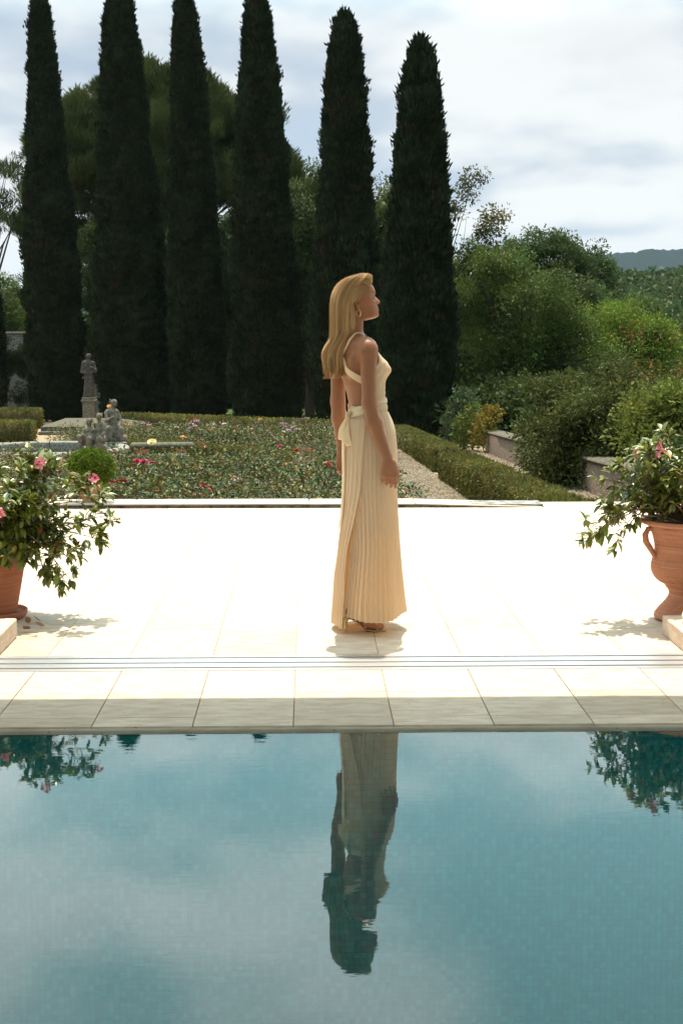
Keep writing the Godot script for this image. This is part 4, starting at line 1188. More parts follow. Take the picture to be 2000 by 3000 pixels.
func make_garden_stone() -> void:
	# round fountain
	var F := Vector3(-5.38, -1.30, -29.7)
	var t := thing("fountain", "round stone fountain basin with brownish water", "fountain", F)
	var R := 1.65
	part(t, "basin_wall", lathe([Vector2(R - 0.02, -0.1), Vector2(R - 0.02, 0.06), Vector2(R - 0.06, 0.10), Vector2(R - 0.07, 0.36), Vector2(R - 0.03, 0.40), Vector2(R - 0.03, 0.405)], 72), M.old_stone)
	part(t, "rim", lathe(smooth_profile([Vector2(R - 0.03, 0.405), Vector2(R + 0.0, 0.42), Vector2(R + 0.01, 0.46), Vector2(R - 0.02, 0.50), Vector2(R - 0.12, 0.505), Vector2(R - 0.2, 0.50), Vector2(R - 0.225, 0.46), Vector2(R - 0.22, 0.40), Vector2(R - 0.2, 0.0)], 1), 72), M.lichen_stone)
	var w := MB.new()
	var c := w.p(Vector3(0, 0.33, 0))
	for k in 48: w.p(Vector3(cos(TAU * k / 48.0), 0, sin(TAU * k / 48.0)) * (R - 0.2) + Vector3(0, 0.33, 0))
	for k in 48: w.tri(c, 1 + (k + 1) % 48, 1 + k)
	part(t, "water", w.mesh(), M.fountain_water)
	part(t, "floor", lathe([Vector2(0, 0.02), Vector2(R - 0.1, 0.02), Vector2(R - 0.1, 0.0)], 40), mat("basin_mud", lin(0.10, 0.065, 0.02), 0.9))
	part(t, "jet_pipe", tube([Vector3(0.0, 0.0, 0), Vector3(0, 0.62, 0)], [0.012, 0.010], 6), M.bark)
	var a := thing("cherub_group", "weathered stone cherubs clinging together on a block at the fountain rim", "statue", Vector3(-4.27, -1.2, -28.5), "", -0.5)
	part(a, "block", box(Vector3(-0.24, 0, -0.22), Vector3(0.24, 0.44, 0.22), 0.02), M.lichen_stone)
	part(a, "figures", stone_figure(0.86, 1), M.statue_stone, Vector3(0, 0.43, 0))
	a = thing("kneeling_statue", "weathered stone figure bending forward behind the cherubs", "statue", Vector3(-4.22, -1.25, -30.75), "", 0.4)
	part(a, "block", box(Vector3(-0.26, 0, -0.26), Vector3(0.26, 0.48, 0.26), 0.02), M.lichen_stone)
	part(a, "figure", stone_figure(1.0, 2), M.statue_stone, Vector3(0, 0.47, 0))
	# draped statue on a pedestal
	t = thing("draped_statue", "life-size draped stone statue on a tall square pedestal before the cypresses", "statue", Vector3(-8.95, -2.02, -58.5))
	part(t, "base", box(Vector3(-0.30, 0, -0.30), Vector3(0.30, 0.10, 0.30), 0.01), M.shade_toned_stone)
	part(t, "pedestal", box(Vector3(-0.24, 0.10, -0.24), Vector3(0.24, 0.80, 0.24), 0.01), M.statue_stone)
	part(t, "cornice", box(Vector3(-0.30, 0.80, -0.30), Vector3(0.30, 0.90, 0.30), 0.03), M.statue_stone)
	part(t, "cap", box(Vector3(-0.26, 0.90, -0.26), Vector3(0.26, 1.0, 0.26), 0.02), M.statue_stone)
	part(t, "figure", stone_figure(1.80, 0), M.shade_toned_stone, Vector3(0, 0.99, 0))
	# steps up to it
	t = thing("garden_steps", "two wide dark stone steps leading up to the draped statue", "steps", Vector3(-7.7, -2.0, -49.8))
	part(t, "step", box(Vector3(-1.7, -0.2, -0.42), Vector3(1.7, 0.14, 0), 0.015), M.mossy_stone)
	part(t, "step", box(Vector3(-1.7, -0.2, -5.6), Vector3(1.7, 0.30, -0.424), 0.015), M.mossy_stone)
	# benches
	for q in [[Vector3(-2.85, -1.22, -27.8), 0.06, 1.24, 0.55, "stone bench with terracotta block legs beside the fountain"], [Vector3(-3.0, -1.22, -26.85), 0.10, 1.45, 0.40, "lower stone slab seat in front of the bench, close to the curved hedge"]]:
		t = thing("stone_bench", q[4], "bench", q[0], "stone seats by the fountain", q[1])
		part(t, "seat", box(Vector3(-q[2] / 2, q[3], -0.22), Vector3(q[2] / 2, q[3] + 0.09, 0.22), 0.03), M.mossy_stone)
		for s in [-0.3, 0.3]:
			part(t, "leg", box(Vector3(s * q[2] - 0.12, -0.05, -0.16), Vector3(s * q[2] + 0.12, q[3] - 0.001, 0.16), 0.02), M.terracotta_red if q[3] > 0.5 else M.old_stone)
	# retaining wall at the valley side
	t = thing("retaining_wall", "low weathered retaining wall with a stone coping at the valley edge", "wall", Vector3(4.72, 0, 0))
	var b := MB.new()
	var cap := MB.new()
	var zs := [-13.6, -18.0, -23.0, -27.0, -30.5, -33.5, -36.4]
	for k in zs.size():
		var g := ground(4.7, zs[k])
		var top := g + 0.52
		for p in [Vector3(-0.17, g - 0.5, zs[k]), Vector3(-0.15, top, zs[k]), Vector3(0.15, top, zs[k]), Vector3(0.17, g - 3.0, zs[k])]: b.p(p)
		for p in [Vector3(-0.2, top, zs[k]), Vector3(-0.2, top + 0.07, zs[k]), Vector3(0.2, top + 0.085, zs[k]), Vector3(0.2, top, zs[k])]: cap.p(p)
	for m in [b, cap]:
		for k in zs.size() - 1:
			for s in 4: m.quad(k * 4 + s, (k + 1) * 4 + s, (k + 1) * 4 + (s + 1) % 4, k * 4 + (s + 1) % 4)
		var e: int = (zs.size() - 1) * 4
		m.quad(e + 3, e + 2, e + 1, e)
	part(t, "wall", b.mesh(), M.render_wall)
	part(t, "coping", cap.mesh(), M.mossy_stone)
	# ivy over the end of it
	var ivy := leaf_clump(22, 0.16, 0.07, 0.06, 0.9)
	for q in [[Vector3(4.30, -1.52, -37.2), Vector3(0.45, 0.75, 0.6), Color(0.10, 0.12, 0.022), "ivy mound with yellowing leaves over the end of the retaining wall"], [Vector3(4.62, -1.35, -36.2), Vector3(0.38, 0.66, 0.55), Color(0.17, 0.13, 0.02), "golden ivy creeping along the top of the retaining wall"], [Vector3(4.35, -1.6, -40.0), Vector3(0.5, 1.0, 0.6), Color(0.050, 0.075, 0.030), "blue-green shrub behind the ivy mound"]]:
		t = thing("ivy" if q[3].contains("ivy creep") or q[3].begins_with("ivy") else "shrub", q[3], "ivy" if not q[3].begins_with("blue") else "shrub", q[0])
		var where := []
		var tints := PackedColorArray()
		tints = fill_lobes([[Vector3(0, q[1].y * 0.55, 0), q[1]], [Vector3(0.1, q[1].y * 0.8, 0.1), q[1] * 0.6]], 34.0, q[2], 0.2, where, tints, 0.3)
		scatter(t, "foliage", ivy, M.leaves, where, tints)
		part(t, "stems", tube([Vector3(0, 0, 0), Vector3(0.1, q[1].y * 0.5, 0.1), Vector3(0.05, q[1].y, 0)], [0.03, 0.02, 0.01], 5), M.twig)
	# garden wall at the far end
	t = thing("garden_wall", "high dark garden wall with a pale coping behind the cypresses", "wall", Vector3(-13.5, -2.95, -75.0), "", -0.35)
	part(t, "wall", box(Vector3(-14, -0.3, -0.2), Vector3(6.5, 4.5, 0.2), 0.0), M.old_stone)
	part(t, "coping", box(Vector3(-14, 4.5, -0.26), Vector3(6.5, 4.62, 0.26), 0.02), M.lichen_stone)
	t = thing("ivy", "dense climber covering the high garden wall beside the slender cypress", "ivy", Vector3(-16.0, -2.95, -73.6))
	var cw := []
	var ct := PackedColorArray()
	ct = fill_lobes([[Vector3(-0.4, 2.2, 0), Vector3(1.8, 2.2, 0.5)], [Vector3(1.0, 2.0, 0.2), Vector3(1.6, 2.0, 0.5)], [Vector3(0.4, 3.0, 0.1), Vector3(1.6, 1.3, 0.5)], [Vector3(-1.6, 2.4, 0), Vector3(1.4, 2.0, 0.5)]], 60.0, Color(0.045, 0.060, 0.020), 0.3, cw, ct, 0.4)
	scatter(t, "foliage", ivy, M.leaves, cw, ct)
	part(t, "stems", tube([Vector3(0, 0, 0), Vector3(0.1, 1.5, 0.05), Vector3(-0.4, 3.0, 0)], [0.05, 0.04, 0.01], 6), M.twig)
	# oleander in flower behind, seen in the gap between two cypresses
	t = thing("flowering_shrub", "shrub with white blossom in the gap between two cypresses", "shrub", Vector3(-7.2, ground(-7, -71.5), -71.5))
	var wh := []
	var ti := PackedColorArray()
	ti = fill_lobes([[Vector3(0.6, 2.1, 0), Vector3(0.7, 1.1, 0.7)]], 20.0, Color(0.07, 0.09, 0.03), 0.2, wh, ti, 0.4)
	scatter(t, "foliage", ivy, M.leaves, wh, ti)
	wh = []; ti = PackedColorArray()
	ti = fill_lobes([[Vector3(0.6, 2.4, 0.2), Vector3(0.6, 0.7, 0.6)]], 7.0, Color(0.62, 0.56, 0.50), 0.1, wh, ti, 0.4)
	scatter(t, "blossom", leaf_clump(8, 0.12, 0.07, 0.06, 0.9), M.petals, wh, ti)
	# loose gravel on the walks near enough to see
	var peb := MB.new()
	for k in 4:
		var o := rand_dir() * 0.02 * k
		peb.flat_tri(Vector3(0.02, 0, 0) + o, Vector3(0, 0.013, 0) + o, Vector3(-0.01, 0, 0.017) + o)
		peb.flat_tri(Vector3(-0.01, 0, 0.017) + o, Vector3(0, 0.013, 0) + o, Vector3(-0.01, 0, -0.017) + o)
		peb.flat_tri(Vector3(-0.01, 0, -0.017) + o, Vector3(0, 0.013, 0) + o, Vector3(0.02, 0, 0) + o)
	var where := []
	var tints := PackedColorArray()
	for k in 26000:
		var z := -rng.randf_range(13.5, 38.0)
		var x := rng.randf_range(1.6, 2.45) if k % 2 == 0 else rng.randf_range(3.05, 4.5)
		where.append(Transform3D(Basis(Vector3.UP, rng.randf() * TAU).scaled(Vector3.ONE * rng.randf_range(0.6, 1.3)), Vector3(x, ground(x, z) + 0.022, z)))
		var s := rng.randf_range(0.12, 0.38)
		tints.append(Color(s, s * 0.77, s * 0.53))
	var gr := scatter(self, "gravel", peb.mesh(), M.plain_vertex, where, tints)
	gr.set_meta("kind", "stuff"); gr.set_meta("label", "loose pale gravel on the garden walks"); gr.set_meta("category", "gravel")
	print("stone ", Time.get_ticks_msec())

# ------------------------------------------------------------------ pots on the terrace
func long_leaf(length: float, width: float, curl: float) -> ArrayMesh:      # one glossy leaf, folded on the midrib and arched
	var b := MB.new()
	var n := 5
	for k in n:
		var t := k / (n - 1.0)
		var w: float = width * [0.10, 0.78, 1.0, 0.66, 0.02][k] * 0.5
		var y: float = -curl * t * t * length
		b.p(Vector3(-w, y + w * 0.35, -t * length)); b.p(Vector3(0, y, -t * length)); b.p(Vector3(w, y + w * 0.35, -t * length))
	b.grid(n, 3, 0)
	return b.mesh()

func trumpet_mesh(open: float) -> ArrayMesh:      # five-petalled trumpet flower
	var b := MB.new()
	var throat := []
	for k in 10:
		var a := TAU * k / 10.0
		throat.append(b.p(Vector3(cos(a) * 0.006, 0, sin(a) * 0.006), Color(0.62, 0.36, 0.20)))
	var mouth := []
	for k in 10:
		var a := TAU * k / 10.0
		mouth.append(b.p(Vector3(cos(a) * 0.013, 0.035, sin(a) * 0.013), Color(0.66, 0.22, 0.27)))
	for k in 10: b.quad(throat[k], mouth[k], mouth[(k + 1) % 10], throat[(k + 1) % 10])
	for k in 5:
		var a := TAU * (k + 0.5) / 5.0 + 0.3
		var out := Vector3(cos(a), 0, sin(a))
		var side := Vector3(-out.z, 0, out.x)
		var c := Color(0.72, 0.17, 0.27)
		var p := [out * 0.012 + Vector3.UP * 0.034, out * 0.034 * open + side * 0.020 + Vector3.UP * 0.050, out * 0.034 * open - side * 0.014 + Vector3.UP * 0.054, out * 0.052 * open + side * 0.006 + Vector3.UP * 0.046]
		b.flat_quad(p[0], p[2], p[3], p[1], c)
	return b.mesh()

func make_pot_plant(called: String, label: String, at: Vector3, branches: Array, flowers: Array, seed_: int) -> void:
	rng.seed = seed_
	var t := thing(called, label, "potted plant", at, "flowering shrubs in terracotta on the terrace")
	var leaves := [long_leaf(0.062, 0.026, 0.25), long_leaf(0.052, 0.021, 0.1), long_leaf(0.070, 0.028, 0.4), long_leaf(0.047, 0.023, 0.6)]
	var tones := [lin(0.165, 0.190, 0.030), lin(0.115, 0.145, 0.026), lin(0.215, 0.245, 0.040), lin(0.080, 0.112, 0.026), lin(0.36, 0.23, 0.03), lin(0.15, 0.045, 0.02)]
	var mats := []
	for k in tones.size():
		var m := mat("shrub_leaf_%d" % k, tones[k], 0.33, 0.5)
		m.backlight_enabled = true; m.backlight = lin(0.3, 0.34, 0.2)
		mats.append(m)
	var wood := MB.new()
	var sprigs := []
	for q in branches:       # [end point, droop, number of sprigs]
		var e: Vector3 = q[0]
		var n := 9
		var pts := PackedVector3Array()
		var rad := PackedFloat32Array()
		var bend := rand_dir() * 0.05
		for k in n:
			var s := k / (n - 1.0)
			pts.append(Vector3(rng.randf_range(-0.03, 0.03) * (1 - s), 0, rng.randf_range(-0.03, 0.03) * (1 - s)) + e * s + bend * sin(s * PI) + Vector3.UP * q[1] * sin(s * PI) + rand_dir() * 0.006)
			rad.append(lerpf(0.0065, 0.0016, s))
		add_tube(wood, pts, rad, 5)
		for j in q[2]:
			var s := 1.0 - pow(rng.randf(), 1.4) * 0.78 if j > 0 else 1.0
			var k := clampf(s * (n - 1), 0, n - 1.001)
			var p := pts[int(k)].lerp(pts[int(k) + 1], k - int(k))
			var dir := (pts[mini(int(k) + 1, n - 1)] - pts[int(k)]).normalized()
			var twig := (dir + rand_dir() * 1.0 + Vector3.UP * 0.55).normalized()
			var L := rng.randf_range(0.03, 0.10) if j > 0 else 0.01
			if j > 0: add_tube(wood, PackedVector3Array([p, p + twig * L]), PackedFloat32Array([0.0022, 0.0013]), 4)
			sprigs.append([p + twig * L, twig if j > 0 else dir])
	part(t, "branches", wood.mesh(), M.twig)
	var made := 0
	var where := []
	var tints := PackedColorArray()
	for sp in sprigs:
		var twig: Vector3 = sp[1]
		for k in 5 + rng.randi() % 3:
			var ring := twig.cross(rand_dir()).normalized()
			var dir := (twig * rng.randf_range(0.25, 1.0) + ring * 0.9).normalized()
			var up := (Vector3.UP + rand_dir() * 0.35).normalized()
			var side := dir.cross(up).normalized()
			var nrm := side.cross(dir)
			var basis := Basis(side, nrm, -dir).scaled(Vector3.ONE * rng.randf_range(0.7, 1.15))
			var pick := rng.randi() % 9
			var mi: int = [0, 0, 1, 1, 2, 3, 0, 2, 1][pick]
			if rng.randf() < 0.018: mi = 4
			elif rng.randf() < 0.010: mi = 5
			var where_at: Vector3 = sp[0] - twig * rng.randf() * 0.02
			if made < 300 and where_at.z > -0.03:
				part(t, "leaf", leaves[rng.randi() % 4], mats[mi], where_at, basis)
				made += 1
			else:
				where.append(Transform3D(basis, where_at)); tints.append(tones[mi].srgb_to_linear())
	scatter(t, "leaves", leaves[0], M.glossy_leaves, where, tints).set_meta("kind", "stuff")
	for q in flowers:
		var fl := part(t, "flower", trumpet_mesh(q[2]), M.petals, q[0], Basis(Vector3(1, 0, 0), q[1].x) * Basis(Vector3(0, 0, 1), q[1].y))
		fl.scale *= Vector3.ONE * 0.9

func make_pots() -> void:
	var t := thing("terracotta_pot", "plain tapered terracotta pot with a banded rim beside a column plinth", "flower pot", Vector3(-1.71, 0.028, -7.66))
	part(t, "body", lathe([Vector2(0.0, 0.0), Vector2(0.125, 0.0), Vector2(0.130, 0.006), Vector2(0.176, 0.262), Vector2(0.1765, 0.266)], 48), M.terracotta_red)
	part(t, "rim", lathe(smooth_profile([Vector2(0.1765, 0.264), Vector2(0.186, 0.266), Vector2(0.190, 0.285), Vector2(0.195, 0.325), Vector2(0.200, 0.338), Vector2(0.190, 0.345), Vector2(0.178, 0.338), Vector2(0.172, 0.29)], 1), 48), M.terracotta_red)
	part(t, "soil", lathe([Vector2(0.174, 0.305), Vector2(0.09, 0.315), Vector2(0.0, 0.318)], 24, 0.1), M.bed_soil)
	t = thing("saucer", "shallow round terracotta saucer under the tapered pot", "saucer", Vector3(-1.71, 0.002, -7.66))
	part(t, "dish", lathe(smooth_profile([Vector2(0.0, 0.0), Vector2(0.165, 0.0), Vector2(0.182, 0.012), Vector2(0.188, 0.040), Vector2(0.180, 0.044), Vector2(0.172, 0.03), Vector2(0.155, 0.022), Vector2(0.0, 0.022)], 1), 48), M.terracotta_red)
	# urn with two handles
	t = thing("terracotta_urn", "footed terracotta urn with scrolled side handles beside a column plinth", "urn", Vector3(2.035, 0.002, -7.52))
	var prof := smooth_profile([Vector2(0.0, 0.0), Vector2(0.172, 0.0), Vector2(0.174, 0.028), Vector2(0.152, 0.058), Vector2(0.110, 0.105), Vector2(0.094, 0.135), Vector2(0.098, 0.160), Vector2(0.116, 0.180), Vector2(0.120, 0.192), Vector2(0.150, 0.205), Vector2(0.178, 0.230), Vector2(0.193, 0.262), Vector2(0.195, 0.292), Vector2(0.187, 0.328), Vector2(0.178, 0.352), Vector2(0.176, 0.412), Vector2(0.195, 0.476), Vector2(0.218, 0.512)], 2)
	part(t, "body", lathe(prof, 64, 0.006), M.terracotta)
	part(t, "rim", lathe(smooth_profile([Vector2(0.217, 0.511), Vector2(0.240, 0.517), Vector2(0.256, 0.527), Vector2(0.254, 0.542), Vector2(0.240, 0.546), Vector2(0.228, 0.538), Vector2(0.215, 0.515), Vector2(0.19, 0.47)], 1), 64, 0.004), M.terracotta)
	part(t, "soil", lathe([Vector2(0.213, 0.505), Vector2(0.1, 0.515), Vector2(0.0, 0.518)], 24, 0.1), M.bed_soil)
	for s in [-1.0, 1.0]:
		part(t, "handle", tube([Vector3(0.190 * s, 0.498, 0.02), Vector3(0.222 * s, 0.492, 0.02), Vector3(0.236 * s, 0.462, 0.02), Vector3(0.232 * s, 0.425, 0.02), Vector3(0.212 * s, 0.395, 0.02), Vector3(0.198 * s, 0.372, 0.02), Vector3(0.184 * s, 0.345, 0.02), Vector3(0.180 * s, 0.325, 0.02)], [0.013, 0.015, 0.017, 0.017, 0.016, 0.014, 0.012, 0.006], 10), M.terracotta)
	# shrub in the pot
	var br := []
	rng.seed = 501
	for k in 58:
		var a := rng.randf() * TAU
		var up := rng.randf()
		br.append([Vector3(cos(a) * rng.randf_range(0.16, 0.42), lerpf(0.02, 0.50, up), sin(a) * rng.randf_range(0.14, 0.36)), 0.04, 16])
	for q in [[0.62, 0.20], [0.58, 0.12], [0.55, 0.27], [0.66, 0.17], [0.60, 0.08], [0.48, 0.02], [0.45, -0.10], [0.40, -0.16], [0.42, -0.02], [0.34, -0.15], [0.30, -0.06], [0.52, 0.30], [0.50, 0.38], [0.44, -0.12]]:
		br.append([Vector3(q[0], q[1] , rng.randf_range(-0.12, 0.2)), 0.07 if q[1] > 0 else 0.16, 11])
	make_pot_plant("pink_mandevilla", "bushy glossy-leaved shrub with pink trumpet flowers in the tapered pot", Vector3(-1.71, 0.345, -7.66), br, [[Vector3(0.56, 0.40, 0.12), V2(0.7, -0.4), 0.75], [Vector3(0.32, 0.50, 0.15), V2(1.3, 0.4), 0.8], [Vector3(0.16, 0.26, 0.38), V2(1.1, 0.5), 0.6]], 601)
	br = []
	rng.seed = 502
	for k in 46:
		var a := rng.randf() * TAU
		br.append([Vector3(cos(a) * rng.randf_range(0.12, 0.34), lerpf(0.03, 0.40, rng.randf()), sin(a) * rng.randf_range(0.1, 0.34)), 0.03, 11])
	for q in [[-0.40, 0.20], [-0.46, 0.24], [-0.36, 0.30], [-0.30, 0.36], [-0.44, 0.10], [-0.38, 0.02], [-0.50, -0.02], [-0.56, -0.06], [-0.60, -0.08], [-0.46, -0.08], [-0.40, -0.14], [-0.34, -0.04], [-0.28, 0.26], [-0.20, 0.42], [-0.10, 0.46], [0.05, 0.48]]:
		br.append([Vector3(q[0], q[1], rng.randf_range(-0.1, 0.2)), 0.03 if q[1] > 0.05 else 0.13, 8])
	make_pot_plant("pink_mandevilla", "trailing glossy-leaved shrub with pink trumpet flowers in the footed urn", Vector3(2.035, 0.525, -7.52), br, [[Vector3(-0.17, 0.40, 0.18), V2(0.2, 1.35), 1.2], [Vector3(-0.02, 0.38, 0.26), V2(1.0, 0.5), 1.0], [Vector3(-0.30, 0.36, 0.1), V2(0.5, 0.3), 0.4]], 602)
	rng.seed = 503
	# box ball in its small pot on the kerb
	t = thing("terracotta_pot", "small terracotta pot holding a clipped box ball on the kerb", "flower pot", Vector3(-1.95, 0.03, -12.78))
	part(t, "body", lathe([Vector2(0.0, 0.0), Vector2(0.075, 0.0), Vector2(0.078, 0.005), Vector2(0.102, 0.165)], 32), M.terracotta_red)
	part(t, "rim", lathe(smooth_profile([Vector2(0.101, 0.163), Vector2(0.112, 0.166), Vector2(0.114, 0.195), Vector2(0.105, 0.20), Vector2(0.098, 0.19)], 1), 32), M.terracotta_red)
	t = thing("box_ball", "clipped round box bush growing in the small pot on the kerb", "topiary", Vector3(-1.95, 0.22, -12.78))
	var tuft := leaf_clump(16, 0.026, 0.018, 0.011, 0.9)
	var core := MB.new()
	add_lathe(core, smooth_profile([Vector2(0.0, -0.03), Vector2(0.12, -0.01), Vector2(0.165, 0.08), Vector2(0.155, 0.18), Vector2(0.09, 0.245), Vector2(0.0, 0.25)], 2), 32)
	part(t, "branches", core.mesh(), M.hedge_core)
	var where := []
	var tints := PackedColorArray()
	for k in 3600:
		var d := rand_dir()
		var p := Vector3(d.x * 0.185, d.y * 0.145 + 0.115, d.z * 0.185) * (1.0 + rng.randf_range(-0.04, 0.05) + 0.04 * noise.get_noise_3d(d.x * 60, d.y * 60, d.z * 60))
		where.append(Transform3D(Basis(rand_dir(), rng.randf() * TAU).scaled(Vector3.ONE * rng.randf_range(0.7, 1.3)), p))
		var s := rng.randf_range(0.6, 1.4)
		tints.append(Color(0.13 * s, 0.19 * s, 0.022 * s))
	scatter(t, "foliage", tuft, M.box_leaves, where, tints)
	# dry leaves blown against the plinth
	for q in [[-1.47, -7.44, 0.3, "curled brown leaf lying in the shade under the potted shrub"], [-1.42, -7.50, 1.2, "reddish dry leaf close to the tapered pot's saucer"], [-1.38, -7.38, 2.0, "upright dry leaf among the fallen ones by the plinth"], [-1.44, -7.30, 2.9, "flat rust-coloured dry leaf beside the plinth corner"]]:
		single("dry_leaf", long_leaf(0.055, 0.034, -0.5), mat("dry_leaf_%d" % int(q[2] * 10), lin(0.30, 0.13, 0.06), 0.8), q[3], "leaf", Vector3(q[0], 0.012, q[1]), "dry leaves under the potted shrub", Basis(Vector3.UP, q[2]) * Basis(Vector3.FORWARD, rng.randf_range(-0.7, 0.7)))
	print("pots ", Time.get_ticks_msec())

# ------------------------------------------------------------------ the woman
# Her own axes: x towards the way she faces in profile, y up, z towards the pool. Her trunk is turned 24 degrees away from the pool.
const SIDE := Vector3(0.407, 0, 0.914)       # towards her right hand
const FRONT := Vector3(0.914, 0, -0.407)
const TRUNK := [      # height, centre x, centre z, half width, half depth
	[0.86, 0.028, 0.0, 0.130, 0.085], [0.96, 0.028, 0.0, 0.135, 0.092], [1.04, 0.026, 0.0, 0.130, 0.092], [1.10, 0.018, 0.0, 0.118, 0.086], [1.16, 0.010, 0.0, 0.114, 0.090],
	[1.22, 0.000, 0.0, 0.112, 0.090], [1.28, -0.010, 0.0, 0.122, 0.098], [1.34, -0.012, 0.0, 0.132, 0.106], [1.39, -0.020, 0.0, 0.138, 0.100], [1.44, -0.038, 0.0, 0.138, 0.082], [1.485, -0.052, 0.0, 0.105, 0.060], [1.51, -0.058, 0.0, 0.060, 0.052]]

func table(t: Array, y: float, column := 1) -> float:      # value of a column at height y; rows sorted by height, rising
	if y <= t[0][0]: return t[0][column]
	for k in t.size() - 1:
		if y <= t[k + 1][0]: return lerpf(t[k][column], t[k + 1][column], (y - t[k][0]) / (t[k + 1][0] - t[k][0]))
	return t[-1][column]

func ribbon(b: MB, path: Array, across: Array, widths: Array, steps := 6) -> void:      # strip of cloth along a smooth path
	var c := Curve3D.new()
	for k in path.size():
		var t: Vector3 = (path[mini(k + 1, path.size() - 1)] - path[maxi(k - 1, 0)]) / 6.0
		c.add_point(path[k], -t, t)
	var n := (path.size() - 1) * steps + 1
	var start := b.v.size()
	for k in n:
		var f := float(k) / steps
		var i := mini(int(f), path.size() - 2)
		var t := f - i
		var p := c.sample(i, t)
		var w: Vector3 = across[i].lerp(across[i + 1], t).normalized() * lerpf(widths[i], widths[i + 1], t) * 0.5
		for s in 3: b.p(p + w * (s - 1.0))
	b.grid(n, 3, start)

func skin_tint(p: Vector3) -> Color:
	var f := 1.0 + 0.06 * noise.get_noise_3d(p.x * 400, p.y * 400, p.z * 400)
	return Color(0.315 * f, 0.142 * f, 0.076 * f)

func hand(b: MB, wrist: Vector3, fwd: Vector3, back: Vector3, across: Vector3, mirror: float) -> void:
	# wrist to knuckles along fwd; back is the way the back of the hand faces; across points from little finger to index
	var f := Field.new(wrist - Vector3.ONE * 0.11 + fwd * 0.07, wrist + Vector3.ONE * 0.11 + fwd * 0.07, 0.0032)
	f.bone(wrist - fwd * 0.03 - across * 0.010, wrist + fwd * 0.015, 0.0245, 0.0235, 0.01)
	for k in 4:
		var s: float = [-0.030, -0.011, 0.009, 0.029][k]
		f.bone(wrist + fwd * 0.008 + across * s * 0.55, wrist + fwd * [0.066, 0.072, 0.076, 0.074][k] + across * s, 0.017, 0.0125, 0.012)
		var p: Vector3 = wrist + fwd * [0.068, 0.075, 0.079, 0.077][k] + across * s + back * 0.003
		var L: Array = [[0.030, 0.020, 0.016], [0.036, 0.025, 0.019], [0.039, 0.027, 0.020], [0.037, 0.024, 0.019]][k]
		var bend: Array = [[0.50, 0.8, 0.5], [0.45, 0.75, 0.45], [0.38, 0.65, 0.40], [0.28, 0.50, 0.35]][k]
		var a := 0.0
		for j in 3:
			a += bend[j]
			var dir := (fwd * cos(a) - back * sin(a) + across * (s * 0.8)).normalized()
			var q: Vector3 = p + dir * L[j]
			f.bone(p, q, [0.0095, 0.0088, 0.0082][j], [0.0088, 0.0082, 0.0072][j], 0.0035)
			p = q
	var t0 := wrist + fwd * 0.018 + across * 0.022 - back * 0.006
	var t1 := t0 + fwd * 0.032 + across * 0.018 - back * 0.014
	var t2 := t1 + fwd * 0.030 + across * 0.004 - back * 0.010
	f.bone(t0, t1, 0.0150, 0.0115, 0.010)
	f.bone(t1, t2, 0.0112, 0.0098, 0.004)
	f.bone(t2, t2 + fwd * 0.024 - back * 0.004 - across * 0.004, 0.0095, 0.0075, 0.004)
	f.add_to(b, skin_tint)

func foot(b: MB, o: Transform3D) -> void:
	var lo := o * Vector3(-0.13, -0.02, -0.06)
	var f := Field.new(Vector3(o.origin.x - 0.16, -0.01, o.origin.z - 0.09), Vector3(o.origin.x + 0.14, 0.24, o.origin.z + 0.09), 0.0045)
	f.bone(o * Vector3(-0.045, 0.22, 0), o * Vector3(-0.058, 0.135, 0), 0.031, 0.031, 0.02)
	f.bone(o * Vector3(-0.088, 0.108, 0), o * Vector3(-0.080, 0.112, 0), 0.026, 0.027, 0.02)
	f.bone(o * Vector3(-0.060, 0.118, 0), o * Vector3(0.020, 0.050, 0), 0.031, 0.026, 0.02, Vector3(1, 1, 1.0))
	f.bone(o * Vector3(-0.070, 0.100, 0), o * Vector3(0.025, 0.032, 0.0), 0.022, 0.019, 0.02)
	for k in 5:
		var z: float = [-0.026, -0.012, 0.002, 0.015, 0.026][k]      # great toe first, on the inner side
		var x: float = [0.094, 0.090, 0.083, 0.074, 0.064][k]
		f.bone(o * Vector3(0.0, 0.040, z * 0.8), o * Vector3(0.045, 0.027, z), 0.016, 0.0125, 0.012)
		f.bone(o * Vector3(0.045, 0.027, z), o * Vector3(x - 0.014, 0.026, z * 1.05), 0.0115, 0.0095, 0.005)
		f.bone(o * Vector3(x - 0.014, 0.026, z * 1.05), o * Vector3(x, 0.020, z * 1.05), 0.0098 if k else 0.0125, 0.0085 if k else 0.0105, 0.004)
	f.add_to(b, skin_tint)

